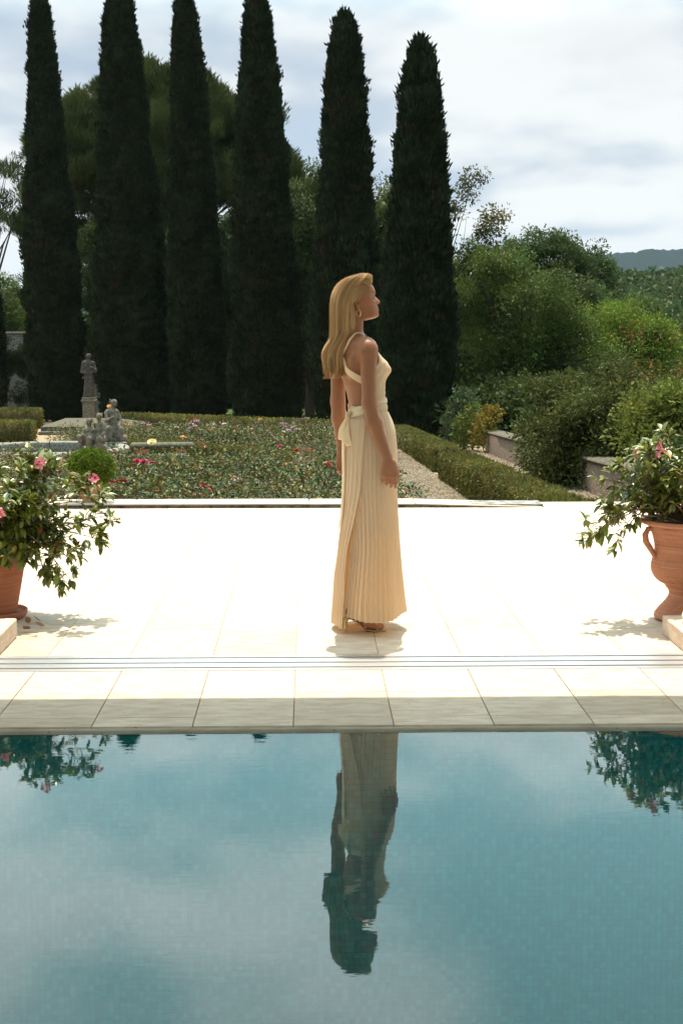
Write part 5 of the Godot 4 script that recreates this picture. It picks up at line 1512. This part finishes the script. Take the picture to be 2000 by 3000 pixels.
func sandal(parent: Node, o: Transform3D) -> void:
	var s := MB.new()
	s.col = Color.WHITE
	var prof := [[-0.112, 0.084, 0.017], [-0.100, 0.080, 0.024], [-0.080, 0.076, 0.025], [-0.052, 0.062, 0.021], [-0.024, 0.036, 0.023], [0.0, 0.016, 0.030], [0.03, 0.011, 0.036], [0.065, 0.010, 0.035], [0.090, 0.010, 0.028], [0.106, 0.010, 0.014]]
	for a in prof:
		for q in [[-1, 0.0], [1, 0.0], [1, -0.009], [-1, -0.009]]: s.p(o * Vector3(a[0], a[1] + q[1], a[2] * q[0]))
	for k in prof.size() - 1:
		for e in 4: s.quad(k * 4 + e, k * 4 + (e + 1) % 4, (k + 1) * 4 + (e + 1) % 4, (k + 1) * 4 + e)
	var root := Node3D.new()
	root.name = "sandal"
	parent.add_child(root, true)
	part(root, "sole", s.mesh(), M.gold_leather)
	part(root, "heel", tube([o * Vector3(-0.100, 0.076, 0), o * Vector3(-0.106, 0.055, 0), o * Vector3(-0.106, 0.02, 0), o * Vector3(-0.105, 0.001, 0)], [0.018, 0.010, 0.0075, 0.0085], 10), M.gold_leather)
	for q in [[Vector3(-0.012, 0.022, 0.030), Vector3(0.012, 0.062, 0.024), Vector3(0.030, 0.068, 0.0), Vector3(0.040, 0.050, -0.026), Vector3(0.030, 0.016, -0.036)], [Vector3(0.055, 0.012, 0.036), Vector3(0.050, 0.040, 0.026), Vector3(0.034, 0.060, 0.010), Vector3(0.008, 0.066, -0.018), Vector3(-0.012, 0.022, -0.030)]]:
		part(root, "strap", tube(q.map(func(p): return o * p), [0.004, 0.004, 0.004, 0.004, 0.004], 6), M.gold_leather)

func head_mesh(b: MB) -> void:
	# sections across the head from jaw to crown; nose, lips and brow stand out near the middle plane
	var full := [[1.602, 0.004], [1.606, 0.018], [1.611, 0.042], [1.617, 0.058], [1.624, 0.067], [1.6305, 0.0702], [1.637, 0.0690], [1.644, 0.0664], [1.650, 0.0680], [1.655, 0.0696], [1.659, 0.0680], [1.6622, 0.0645], [1.666, 0.0672], [1.670, 0.0672], [1.675, 0.0620], [1.680, 0.0600], [1.684, 0.0635], [1.689, 0.0710], [1.6945, 0.0752], [1.700, 0.0742], [1.708, 0.0675], [1.718, 0.0560], [1.726, 0.0482], [1.733, 0.0478], [1.742, 0.0500], [1.750, 0.0502], [1.765, 0.0450], [1.780, 0.0370], [1.795, 0.0245], [1.81, 0.004], [1.822, -0.030], [1.829, -0.055]]
	var plain := [[1.602, 0.0], [1.606, 0.010], [1.617, 0.048], [1.6305, 0.060], [1.650, 0.0585], [1.675, 0.0545], [1.700, 0.0500], [1.720, 0.0425], [1.733, 0.0430], [1.750, 0.0480], [1.765, 0.0435], [1.780, 0.0360], [1.795, 0.0240], [1.81, 0.004], [1.822, -0.030], [1.829, -0.055]]
	var rear := [[1.602, -0.030], [1.615, -0.045], [1.64, -0.075], [1.67, -0.120], [1.70, -0.142], [1.74, -0.150], [1.78, -0.138], [1.81, -0.112], [1.822, -0.090], [1.829, -0.062]]
	var wide := [[1.602, 0.022], [1.610, 0.036], [1.620, 0.045], [1.640, 0.053], [1.670, 0.060], [1.700, 0.066], [1.740, 0.069], [1.770, 0.068], [1.795, 0.058], [1.812, 0.043], [1.822, 0.026], [1.829, 0.004]]
	var rows := 92
	var cols := 84
	var start := b.v.size()
	for r in rows:
		var y := lerpf(1.602, 1.829, r / (rows - 1.0))
		var xf := table(full, y)
		var xp := table(plain, y)
		var xb := table(rear, y)
		var w := table(wide, y)
		var xm := lerpf(xb, xp, 0.52)
		var sig := 0.024 if y < 1.678 else lerpf(0.0145, 0.011, smooth(1.69, 1.72, y))
		if y > 1.733: sig = 0.03
		for k in cols:
			var a := TAU * k / cols
			var ca := cos(a)
			var sa := sin(a)
			var z := w * signf(sa) * pow(absf(sa), 0.92)
			var x := xm + (xp - xm) * pow(absf(ca), 0.72) if ca > 0 else xm - (xm - xb) * pow(absf(ca), 0.95)
			if ca > 0:
				x += (xf - xp) * exp(-pow(z / sig, 2.0))
				if y > 1.678 and y < 1.70: x += 0.006 * exp(-pow((absf(z) - 0.0125) / 0.006, 2.0)) * exp(-pow((y - 1.689) / 0.006, 2.0))      # nostril wings
				x -= 0.0075 * exp(-pow((absf(z) - 0.031) / 0.014, 2.0)) * exp(-pow((y - 1.7225) / 0.0105, 2.0))          # eye sockets
				x += 0.0040 * exp(-pow((absf(z) - 0.033) / 0.011, 2.0)) * exp(-pow((y - 1.7205) / 0.0055, 2.0))          # lids over the eyes
				x += 0.0045 * exp(-pow((absf(z) - 0.046) / 0.016, 2.0)) * exp(-pow((y - 1.696) / 0.015, 2.0))            # cheekbones
			var p := Vector3(x, y, z)
			var c := skin_tint(p)
			if ca > 0:
				var lips := exp(-pow(z / 0.021, 4.0)) * smooth(1.6475, 1.6505, y) * (1.0 - smooth(1.671, 1.6745, y))
				c = c.lerp(Color(0.36, 0.10, 0.09), lips * 0.8)
				var lid := exp(-pow((absf(z) - 0.034) / 0.012, 4.0)) * exp(-pow((y - 1.7235) / 0.006, 4.0))
				c = c.lerp(Color(0.28, 0.12, 0.075), lid * 0.6)
				var blush := exp(-pow((absf(z) - 0.05) / 0.016, 2.0)) * exp(-pow((y - 1.685) / 0.014, 2.0))
				c = c.lerp(Color(0.46, 0.17, 0.105), blush * 0.6)
			b.p(p, c)
	for r in rows - 1:
		for k in cols: b.quad(start + r * cols + k, start + (r + 1) * cols + k, start + (r + 1) * cols + (k + 1) % cols, start + r * cols + (k + 1) % cols)

const HAIR := [      # height, back x, front x, half width
	[1.303, -0.196, -0.140, 0.036], [1.315, -0.208, -0.122, 0.046], [1.335, -0.214, -0.116, 0.053], [1.358, -0.213, -0.114, 0.058], [1.405, -0.222, -0.113, 0.062], [1.440, -0.219, -0.109, 0.064], [1.466, -0.208, -0.103, 0.065], [1.506, -0.182, -0.078, 0.068], [1.54, -0.179, -0.052, 0.072],
	[1.577, -0.180, -0.046, 0.076], [1.63, -0.181, -0.052, 0.079], [1.69, -0.180, -0.046, 0.080], [1.72, -0.176, -0.026, 0.0785], [1.745, -0.168, -0.012, 0.0765], [1.77, -0.155, 0.002, 0.073], [1.79, -0.140, 0.020, 0.068], [1.805, -0.124, 0.030, 0.062], [1.820, -0.100, 0.032, 0.054], [1.832, -0.066, 0.032, 0.043], [1.839, -0.035, 0.028, 0.030], [1.842, -0.010, 0.015, 0.010]]

func hair_point(y: float, a: float, out: float) -> Vector3:
	var xb := table(HAIR, y, 1)
	var xf := table(HAIR, y, 2)
	var w := table(HAIR, y, 3)
	var ca := cos(a)
	var sa := sin(a)
	return Vector3((xb + xf) * 0.5 + ((xf - xb) * 0.5 + out) * signf(ca) * pow(absf(ca), 0.8), y, (w + out) * signf(sa) * pow(absf(sa), 0.8) - 0.004)

func make_person() -> void:
	rng.seed = 77
	var who := thing("person", "woman in a long pleated cream gown standing side-on at the edge of the terrace", "person", Vector3(0.296, 0.0, -7.335))
	# trunk and limbs
	var f := Field.new(Vector3(-0.27, 0.18, -0.30), Vector3(0.22, 1.66, 0.30), 0.0105)
	f.stack(TRUNK, SIDE, FRONT, 0.03)
	f.bone(Vector3(-0.066, 1.49, 0), Vector3(-0.052, 1.66, 0), 0.050, 0.045, 0.03)                      # neck
	f.bone(Vector3(-0.06, 1.50, 0), Vector3(-0.012, 1.474, 0.105), 0.040, 0.046, 0.04)                  # slopes of the shoulders
	f.bone(Vector3(-0.06, 1.50, 0), Vector3(-0.115, 1.474, -0.105), 0.040, 0.046, 0.04)
	f.bone(Vector3(0.006, 1.462, 0.140), Vector3(0.006, 1.44, 0.148), 0.050, 0.049, 0.03)               # her right arm, nearer the pool
	f.bone(Vector3(0.008, 1.44, 0.150), Vector3(0.012, 1.185, 0.190), 0.044, 0.0355, 0.02)
	f.bone(Vector3(0.012, 1.185, 0.190), Vector3(0.036, 1.09, 0.205), 0.0365, 0.0385, 0.02)
	f.bone(Vector3(0.036, 1.09, 0.205), Vector3(0.106, 0.905, 0.226), 0.0385, 0.0255, 0.02)
	f.bone(Vector3(-0.126, 1.462, -0.140), Vector3(-0.13, 1.44, -0.148), 0.050, 0.049, 0.03)            # her left arm
	f.bone(Vector3(-0.132, 1.44, -0.150), Vector3(-0.138, 1.18, -0.185), 0.046, 0.037, 0.02)
	f.bone(Vector3(-0.138, 1.18, -0.185), Vector3(-0.130, 1.09, -0.19), 0.038, 0.040, 0.02)
	f.bone(Vector3(-0.130, 1.09, -0.19), Vector3(-0.112, 0.91, -0.20), 0.040, 0.026, 0.02)
	for s in [1.0, -1.0]:                                                                               # shoulder blades
		var c: Vector3 = Vector3(-0.03, 1.40, 0) + SIDE * 0.075 * s - FRONT * 0.070
		f.bone(c, c + Vector3(0, -0.06, 0) - SIDE * 0.012 * s, 0.030, 0.024, 0.03)
		var hip: Vector3 = Vector3(0.025, 0.9, 0) + SIDE * 0.07 * s
		f.bone(hip, Vector3(0.02, 0.52, 0) + SIDE * 0.07 * s, 0.068, 0.048, 0.02)
		f.bone(Vector3(0.02, 0.52, 0) + SIDE * 0.07 * s, Vector3(-0.010, 0.36, 0.088 * s), 0.047, 0.043, 0.02)
		f.bone(Vector3(-0.010, 0.36, 0.088 * s), Vector3(-0.042, 0.19, 0.095 * s - 0.008), 0.043, 0.031, 0.015)
	var body := MB.new()
	f.add_to(body, skin_tint)
	hand(body, Vector3(0.110, 0.896, 0.228), Vector3(0.06, -0.995, 0.02).normalized(), Vector3(0.10, 0.0, 0.995).normalized(), Vector3(0.995, 0.06, -0.10).normalized(), 1.0)
	hand(body, Vector3(-0.111, 0.90, -0.20), Vector3(0.04, -0.995, 0.0).normalized(), Vector3(-0.25, 0.0, -0.97).normalized(), Vector3(0.97, 0.04, -0.25).normalized(), -1.0)
	var near_foot := Transform3D(Basis(Vector3.UP, 0.16), Vector3(0.0, 0.0, 0.088))
	var far_foot := Transform3D(Basis(Vector3.UP, 0.34), Vector3(-0.018, 0.0, -0.112))
	foot(body, near_foot); foot(body, far_foot)
	var h := MB.new()
	head_mesh(h)
	var turn := Transform3D(Basis(Vector3.UP, 0.07), Vector3(-0.05, 0, 0)) * Transform3D(Basis(), Vector3(0.05, 0, 0))
	var base := body.v.size()
	for k in h.v.size(): body.p(turn * h.v[k], h.c[k])
	for k in h.i: body.i.append(base + k)
	# ears
	for s in [1.0, -1.0]:
		var e := Field.new(Vector3(-0.075, 1.635, 0.067 * s - 0.022), Vector3(-0.015, 1.715, 0.067 * s + 0.022), 0.0028)
		e.bone(Vector3(-0.040, 1.655, 0.062 * s), Vector3(-0.042, 1.668, 0.066 * s), 0.008, 0.008, 0.004)
		e.bone(Vector3(-0.042, 1.668, 0.066 * s), Vector3(-0.054, 1.690, 0.071 * s), 0.006, 0.006, 0.004)
		e.bone(Vector3(-0.054, 1.690, 0.071 * s), Vector3(-0.042, 1.702, 0.070 * s), 0.006, 0.006, 0.004)
		e.bone(Vector3(-0.042, 1.702, 0.070 * s), Vector3(-0.034, 1.694, 0.067 * s), 0.006, 0.005, 0.004)
		e.bone(Vector3(-0.036, 1.672, 0.065 * s), Vector3(-0.036, 1.690, 0.065 * s), 0.005, 0.005, 0.004)
		e.add_to(body, skin_tint)
	part(who, "body", body.mesh(), M.skin)
	# brows and lashes
	for s in [1.0, -1.0]:
		var brow := []
		var lash := []
		for k in 6:
			var t := k / 5.0
			brow.append(turn * Vector3(lerpf(0.0505, 0.028, t * t), 1.7375 + 0.0075 * sin(t * 2.4), (0.012 + 0.036 * t) * s))
			lash.append(turn * Vector3(lerpf(0.0400, 0.0335, t * t), 1.7185 - 0.0030 * sin(t * PI), (0.020 + 0.028 * t) * s))
		var m := mat("brow_hair", lin(0.13, 0.065, 0.03), 0.7)
		part(who, "eyebrow", tube(brow, [0.0022, 0.0030, 0.0030, 0.0026, 0.002, 0.001], 5), m)
		part(who, "eyelashes", tube(lash, [0.0008, 0.0019, 0.0024, 0.0024, 0.002, 0.001], 5), mat("lash", lin(0.018, 0.012, 0.01), 0.7))
		var ring := []
		var rr := []
		for k in 15:
			var a := TAU * k / 14.0
			ring.append(Vector3(-0.0385 + sin(a) * 0.0115, 1.6375 + cos(a) * 0.0175, 0.067 * s + sin(a) * 0.006))
			rr.append(0.0024)
		part(who, "earring", tube(ring, rr, 8), M.gold)
	make_hair(who, turn)
	make_gown(who, f)
	sandal(who, near_foot); sandal(who, far_foot)
	print("person ", Time.get_ticks_msec())

func make_hair(who: Node, turn: Transform3D) -> void:
	var b := MB.new()
	var rows := 70
	var cols := 90
	for r in rows:
		var y := lerpf(1.306, 1.840, r / (rows - 1.0))
		for k in cols:
			var a := TAU * k / cols
			var groove := 0.0022 * noise.get_noise_2d(k * 9.0, y * 30.0) + 0.0012 * sin(k * 2.7 + sin(y * 14.0) * 1.5)
			var f := 1.0 + 0.12 * noise.get_noise_2d(k * 14.0, y * 20.0)
			b.p(hair_point(y, a, groove - 0.006), Color(0.52 * f, 0.32 * f, 0.15 * f))
	for r in rows - 1:
		for k in cols: b.quad(r * cols + k, (r + 1) * cols + k, (r + 1) * cols + (k + 1) % cols, r * cols + (k + 1) % cols)
	# strands: from the brushed-up front and the crown, over the head and down the back
	var locks := []
	for j in 54: locks.append([TAU * (j + rng.randf_range(-0.35, 0.35)) / 54.0, rng.randf_range(0.66, 1.28), rng.randf_range(-0.0042, 0.0042), rng.randf_range(-1, 1), rng.randf_range(0.0, 0.040)])
	for j in 3000:
		var lock: Array = locks[rng.randi() % 54]
		if cos(lock[0]) > 0.6 and rng.randf() < 0.5: continue
		var a: float = lock[0] + rng.randfn(0.0, 0.045)
		var f: float = lock[1] * rng.randf_range(0.85, 1.18)
		b.col = Color(0.58 * f, 0.36 * f * rng.randf_range(0.94, 1.04), 0.165 * f * rng.randf_range(0.88, 1.1))
		var out: float = lock[2] * 0.8 + rng.randf_range(-0.002, 0.0018)
		var tip: float = 1.300 + lock[4] + absf(rng.randfn(0.0, 0.010))
		var top := 1.838 - 0.02 * rng.randf()
		var wave: float = lock[3]
		var pts := PackedVector3Array()
		var rad := PackedFloat32Array()
		var n := 26
		for k in n:
			var s := k / (n - 1.0)
			var y := lerpf(top, tip, s)
			var aa := a + (0.03 + 0.10 * s) * wave * sin(s * 8.0 + wave * 3.0)
			pts.append(hair_point(y, aa, out + (0.001 + 0.004 * s * s) * sin(s * 11.0 + wave * 9.0)))
			rad.append(lerpf(0.0008, 0.0011, sin(s * PI)) if s < 0.93 else 0.0005)
		add_tube(b, pts, rad, 3, false)
	# upswept quiff above the forehead
	for j in 420:
		var z := rng.randf_range(-0.052, 0.052)
		var f := rng.randf_range(0.75, 1.5)
		b.col = Color(0.66 * f, 0.46 * f, 0.25 * f)
		var edge := 1.0 - pow(z / 0.062, 2.0)
		var root := Vector3(0.020 + 0.008 * edge - rng.randf() * 0.012, 1.786 - 0.02 * (1.0 - edge), z)
		var rise := 1.843 - 8.0 * z * z + rng.randf_range(-0.006, 0.001)
		var x := 0.034 - rng.randf() * 0.05
		add_tube(b, PackedVector3Array([root, Vector3(x, lerpf(root.y, rise, 0.45), z), Vector3(x - 0.004, rise - 0.006, z * 0.96), Vector3(x - 0.018, rise, z * 0.94), Vector3(x - 0.06, rise - 0.010, z * 1.05)]), PackedFloat32Array([0.0013, 0.0017, 0.0017, 0.0016, 0.0013]), 3, false)
	# combed-back temple hair, past the ear
	for j in 260:
		var s: float = 1.0 if j % 3 else -1.0
		var t := rng.randf()
		var f := rng.randf_range(0.8, 1.1)
		b.col = Color(0.46 * f, 0.28 * f, 0.13 * f)
		var root := Vector3(lerpf(0.014, -0.030, t) + rng.randf_range(-0.004, 0.004), lerpf(1.780, 1.706, t), lerpf(0.056, 0.0705, sqrt(t)) * s)
		add_tube(b, PackedVector3Array([root, root + Vector3(-0.028, -0.002 - 0.004 * t, 0.006 * s), Vector3(-0.066, root.y - 0.018, 0.079 * s), Vector3(-0.080 + 0.02 * t, root.y - 0.075, 0.080 * s), Vector3(-0.078 + 0.02 * t, 1.56, 0.077 * s)]), PackedFloat32Array([0.0010, 0.0016, 0.0018, 0.0017, 0.001]), 3, false)
	for j in 170:         # flyaways
		var a := rng.randf() * TAU
		var f := rng.randf_range(0.9, 1.4)
		b.col = Color(0.60 * f, 0.40 * f, 0.20 * f)
		var y0 := rng.randf_range(1.42, 1.83)
		var out := rng.randf_range(0.002, 0.009)
		var pts := PackedVector3Array()
		for k in 8:
			var s := k / 7.0
			pts.append(hair_point(y0 - s * rng.randf_range(0.08, 0.10), a + s * rng.randf_range(-0.1, 0.1), out * sin(s * 3.0)))
		add_tube(b, pts, PackedFloat32Array([0.0003, 0.0005, 0.0005, 0.0005, 0.0005, 0.0005, 0.0004, 0.0003]), 3, false)
	# flicked ends and stray hairs
	for j in 150:
		var a := PI + rng.randf_range(-1.4, 1.4)
		var f := rng.randf_range(0.9, 1.6)
		b.col = Color(0.50 * f, 0.30 * f, 0.14 * f)
		var p := hair_point(1.345, a, 0.0)
		var q := hair_point(1.312, a, 0.004)
		var e := q + Vector3(-0.012 * rng.randf(), -0.006 + rng.randf_range(-0.006, 0.008), 0.004 * rng.randf_range(-1, 1))
		add_tube(b, PackedVector3Array([p, q, e]), PackedFloat32Array([0.0012, 0.0012, 0.0005]), 3, false)
	var o := MB.new()
	o.v = b.v; o.c = b.c; o.u = b.u; o.i = b.i
	part(who, "hair", o.mesh(), M.hair)

func ring_point(cx: float, cz: float, rx: float, rz: float, a: float) -> Vector3:
	return Vector3(cx + rx * cos(a), 0, cz + rz * sin(a))

func pleat(s: float) -> float:      # knife pleat: steep on one side
	s = fposmod(s, 1.0)
	return s / 0.28 if s < 0.28 else 1.0 - (s - 0.28) / 0.72

const SKIRT := [      # height, back x, front x, half depth
	[0.070, -0.142, 0.213, 0.212], [0.185, -0.130, 0.199, 0.206], [0.3165, -0.112, 0.186, 0.200], [0.42, -0.098, 0.178, 0.197], [0.527, -0.098, 0.1715, 0.194], [0.737, -0.104, 0.164, 0.188], [0.79, -0.106, 0.165, 0.187], [0.895, -0.106, 0.1655, 0.184], [0.983, -0.106, 0.161, 0.178],
	[1.040, -0.102, 0.154, 0.167], [1.0865, -0.093, 0.140, 0.150], [1.13, -0.084, 0.119, 0.128], [1.165, -0.078, 0.108, 0.118]]

func make_gown(who: Node, f: Field) -> void:
	# skirt of knife pleats
	var b := MB.new()
	var rows := 64
	var pleats := 40
	var cols := pleats * 8
	for r in rows:
		var s := r / (rows - 1.0)
		for k in cols:
			var a := TAU * k / cols
			var hem := 0.074 + 0.008 * sin(a * 3.0 + 0.6) + 0.012 * smooth(0.2, 1.0, cos(a))
			var y := lerpf(1.150 - 0.018 * cos(a), hem, s)
			var xb := table(SKIRT, y, 1)
			var xf := table(SKIRT, y, 2)
			var rz := table(SKIRT, y, 3)
			var sway := 0.10 * sin(y * 5.0 + a * 2.0) * s          # pleats do not hang dead straight
			var amp := lerpf(0.0036, 0.0200, smooth(0.05, 0.9, s)) * (0.75 + 0.5 * noise.get_noise_2d(a * 20.0, y * 12.0))
			var dd := pleat(a / TAU * pleats + sway) * amp - amp * 0.6
			var gather := 0.010 * sin(a * 7.0 + 1.0) * smooth(0.35, 1.0, s)      # larger soft folds
			var p := ring_point((xb + xf) * 0.5, 0.0, (xf - xb) * 0.5 + dd + gather * 0.5, rz + dd + gather, a)
			b.p(Vector3(p.x, y, p.z))
	for r in rows - 1:
		for k in cols: b.quad(r * cols + k, r * cols + (k + 1) % cols, (r + 1) * cols + (k + 1) % cols, (r + 1) * cols + k)
	part(who, "skirt", b.mesh(), M.gown_cloth)
	# the wrapped-over back panel, longer, trailing to the floor
	b = MB.new()
	var outer := [[0.020, -0.166], [0.159, -0.160], [0.29, -0.151], [0.4217, -0.134], [0.606, -0.118], [0.79, -0.113], [1.0, -0.112], [1.10, -0.100]]
	var from := [[0.02, 140.0], [0.2, 138.0], [0.42, 140.0], [0.58, 128.0], [0.74, 115.0], [1.0, 108.0], [1.10, 104.0]]
	rows = 56
	cols = 100
	for r in rows:
		var s := r / (rows - 1.0)
		for k in cols:
			var u := k / (cols - 1.0)
			var y := lerpf(1.10, 0.022 + 0.012 * sin(u * 9.0) + 0.03 * smooth(0.75, 1.0, u), s)
			var a := deg_to_rad(lerpf(table(from, y), 262.0, u))
			var rx := 0.030 - table(outer, y)
			var rz := table(SKIRT, y, 3) + 0.007
			var amp := lerpf(0.002, 0.014, s)
			var dd := pleat(u * 14.0 + s * 0.8) * amp
			var p := ring_point(0.030, 0.0, rx + dd, rz + dd * 0.7, a)
			b.p(Vector3(p.x, y, p.z))
	b.grid(rows, cols, 0)
	part(who, "back_panel", b.mesh(), M.gown_cloth)
	# bodice: cloth wrapped over the front of the trunk, open at the back
	b = MB.new()
	rows = 44
	cols = 72
	var span := [[1.10, 175.0], [1.15, 150.0], [1.18, 116.0], [1.22, 104.0], [1.29, 104.0], [1.325, 100.0], [1.36, 90.0], [1.40, 74.0], [1.44, 60.0], [1.475, 46.0], [1.50, 34.0]]
	for r in rows:
		var y := lerpf(1.125, 1.500, r / (rows - 1.0))
		var w := deg_to_rad(table(span, y))
		for k in cols:
			var u := k / (cols - 1.0) * 2.0 - 1.0
			var a := u * w + deg_to_rad(12.0) * smooth(1.38, 1.48, y)
			var cx := table(TRUNK, y, 1)
			var dir := FRONT * cos(a) + SIDE * sin(a)
			var hw := table(TRUNK, y, 3)
			var hd := table(TRUNK, y, 4)
			var e := 1.0 / sqrt(pow(cos(a) / hd, 2.0) + pow(sin(a) / hw, 2.0))
			var bust := 0.019 * exp(-pow((y - 1.352) / 0.045, 2.0)) * exp(-pow((absf(a) - 0.55) / 0.42, 2.0)) + 0.010 * smooth(1.30, 1.36, y) * (1.0 - smooth(1.36, 1.46, y)) * smooth(0.3, 1.0, cos(a))
			var fold := 0.0020 * sin(u * 26.0 + y * 60.0) * smooth(1.20, 1.30, y) + 0.0016 * sin(y * 230.0 + u * 3.0) * (1.0 - smooth(1.22, 1.28, y))
			b.p(Vector3(cx, y, 0) + dir * (e + 0.0075 + bust + fold))
	for r in rows - 1:
		for k in cols - 1: b.quad(r * cols + k, (r + 1) * cols + k, (r + 1) * cols + k + 1, r * cols + k + 1)
	part(who, "bodice", b.mesh(), M.gown_cloth)
	var trunk := Field.new(Vector3(-0.22, 1.1, -0.22), Vector3(0.16, 1.6, 0.22), 0.0105)
	trunk.stack(TRUNK, SIDE, FRONT, 0.03)
	trunk.bone(Vector3(-0.066, 1.49, 0), Vector3(-0.052, 1.66, 0), 0.050, 0.045, 0.03)
	trunk.bone(Vector3(-0.06, 1.50, 0), Vector3(-0.012, 1.474, 0.105), 0.040, 0.046, 0.04)
	trunk.bone(Vector3(-0.06, 1.50, 0), Vector3(-0.115, 1.474, -0.105), 0.040, 0.046, 0.04)
	for s in [1.0, -1.0]:
		var c: Vector3 = Vector3(-0.03, 1.40, 0) + SIDE * 0.075 * s - FRONT * 0.070
		trunk.bone(c, c + Vector3(0, -0.06, 0) - SIDE * 0.012 * s, 0.030, 0.024, 0.03)
	f = trunk
	# straps lie on the skin: over the near shoulder, and from beneath the hair round under the arm
	for q in [[[Vector3(0.085, 1.420, 0.075), Vector3(0.060, 1.462, 0.085), Vector3(0.030, 1.500, 0.085), Vector3(-0.008, 1.530, 0.070), Vector3(-0.048, 1.535, 0.070), Vector3(-0.085, 1.508, 0.085), Vector3(-0.11, 1.47, 0.075), Vector3(-0.13, 1.43, 0.04)], [0.045, 0.026, 0.016, 0.014, 0.014, 0.016, 0.018, 0.020]],
			[[Vector3(0.02, 1.290, 0.13), Vector3(-0.030, 1.298, 0.135), Vector3(-0.062, 1.318, 0.12), Vector3(-0.095, 1.350, 0.095), Vector3(-0.118, 1.390, 0.06), Vector3(-0.135, 1.43, 0.01), Vector3(-0.135, 1.47, -0.06)], [0.040, 0.038, 0.036, 0.034, 0.030, 0.026, 0.020]]]:
		var path := []
		var across := []
		for k in q[0].size():
			var p: Vector3 = f.onto(q[0][k], 0.0060)
			path.append(p)
		for k in path.size():
			var t: Vector3 = (path[mini(k + 1, path.size() - 1)] - path[maxi(k - 1, 0)]).normalized()
			across.append(t.cross(f.gradient(path[k])).normalized())
		b = MB.new()
		ribbon(b, path, across, q[1], 6)
		part(who, "strap", b.mesh(), M.gown_satin)
	# sash: a band round the waist, knotted at the back
	b = MB.new()
	rows = 7
	cols = 80
	for r in rows:
		for k in cols:
			var a := TAU * k / cols
			var y := 1.148 + 0.034 * cos(a - 0.4) + lerpf(-0.024, 0.024, r / (rows - 1.0)) + 0.002 * sin(a * 9.0 + r)
			var xb := table(SKIRT, minf(y, 1.165), 1) - 0.006
			var xf := table(SKIRT, minf(y, 1.165), 2) + 0.004
			var p := ring_point((xb + xf) * 0.5, 0.0, (xf - xb) * 0.5 + 0.002 * sin(r * 1.9), table(SKIRT, minf(y, 1.165), 3) + 0.004 + 0.002 * sin(r * 1.9), a)
			b.p(Vector3(p.x, y, p.z))
	for r in rows - 1:
		for k in cols: b.quad(r * cols + k, (r + 1) * cols + k, (r + 1) * cols + (k + 1) % cols, r * cols + (k + 1) % cols)
	var sash := part(who, "sash", b.mesh(), M.gown_satin)
	var K := Vector3(-0.088, 1.118, 0.060)
	var knot := MB.new()
	add_tube(knot, PackedVector3Array([K + Vector3(0.012, 0.020, 0.006), K + Vector3(-0.004, 0.008, 0.012), K + Vector3(-0.006, -0.010, 0.012), K + Vector3(0.004, -0.022, 0.008)]), PackedFloat32Array([0.008, 0.014, 0.013, 0.007]), 8)
	part(sash, "knot", knot.mesh(), M.gown_satin)
	# loops: out to the fold and back
	for q in [[Vector3(-0.124, 1.000, 0.085), 0.030, Vector3(0.85, -0.25, 0.45)], [Vector3(-0.084, 0.975, 0.115), 0.030, Vector3(0.9, 0.25, 0.30)], [Vector3(-0.105, 0.985, 0.13), 0.018, Vector3(0.7, 0.1, -0.6)]]:
		b = MB.new()
		var e: Vector3 = q[0]
		var m := K.lerp(e, 0.55)
		var n := Vector3(-0.45, 0, 0.9)
		ribbon(b, [K, m + n * 0.020 + Vector3(-0.006, 0, 0), e + n * 0.012, e - Vector3(0, 0.008, 0), e - n * 0.010, m - n * 0.012, K - n * 0.004], [q[2], q[2], q[2], q[2], q[2], q[2], q[2]], [0.012, q[1], q[1] * 1.15, q[1] * 1.2, q[1] * 1.1, q[1] * 0.9, 0.012], 7)
		part(sash, "loop", b.mesh(), M.gown_satin)
	for q in [[[K, Vector3(-0.116, 1.00, 0.075), Vector3(-0.117, 0.80, 0.07), Vector3(-0.124, 0.62, 0.06), Vector3(-0.141, 0.520, 0.05)], 0.030], [[K, Vector3(-0.112, 0.98, 0.055), Vector3(-0.114, 0.78, 0.045), Vector3(-0.122, 0.58, 0.04), Vector3(-0.139, 0.462, 0.03)], 0.034]]:
		b = MB.new()
		var w := Vector3(0.35, 0, 0.94)
		ribbon(b, q[0], [w, w, w, w, w], [0.012, q[1], q[1], q[1] * 1.1, 0.006], 8)
		part(sash, "tail", b.mesh(), M.gown_satin)

func _ready() -> void:
	rng.seed = 20240611
	noise.seed = 4; noise.frequency = 0.05; noise.fractal_octaves = 3
	make_camera_and_light()
	make_materials()
	print("materials ", Time.get_ticks_msec())
	make_setting()
	print("setting ", Time.get_ticks_msec())
	make_trees()
	make_hedges()
	make_roses()
	make_garden_stone()
	make_pots()
	make_person()
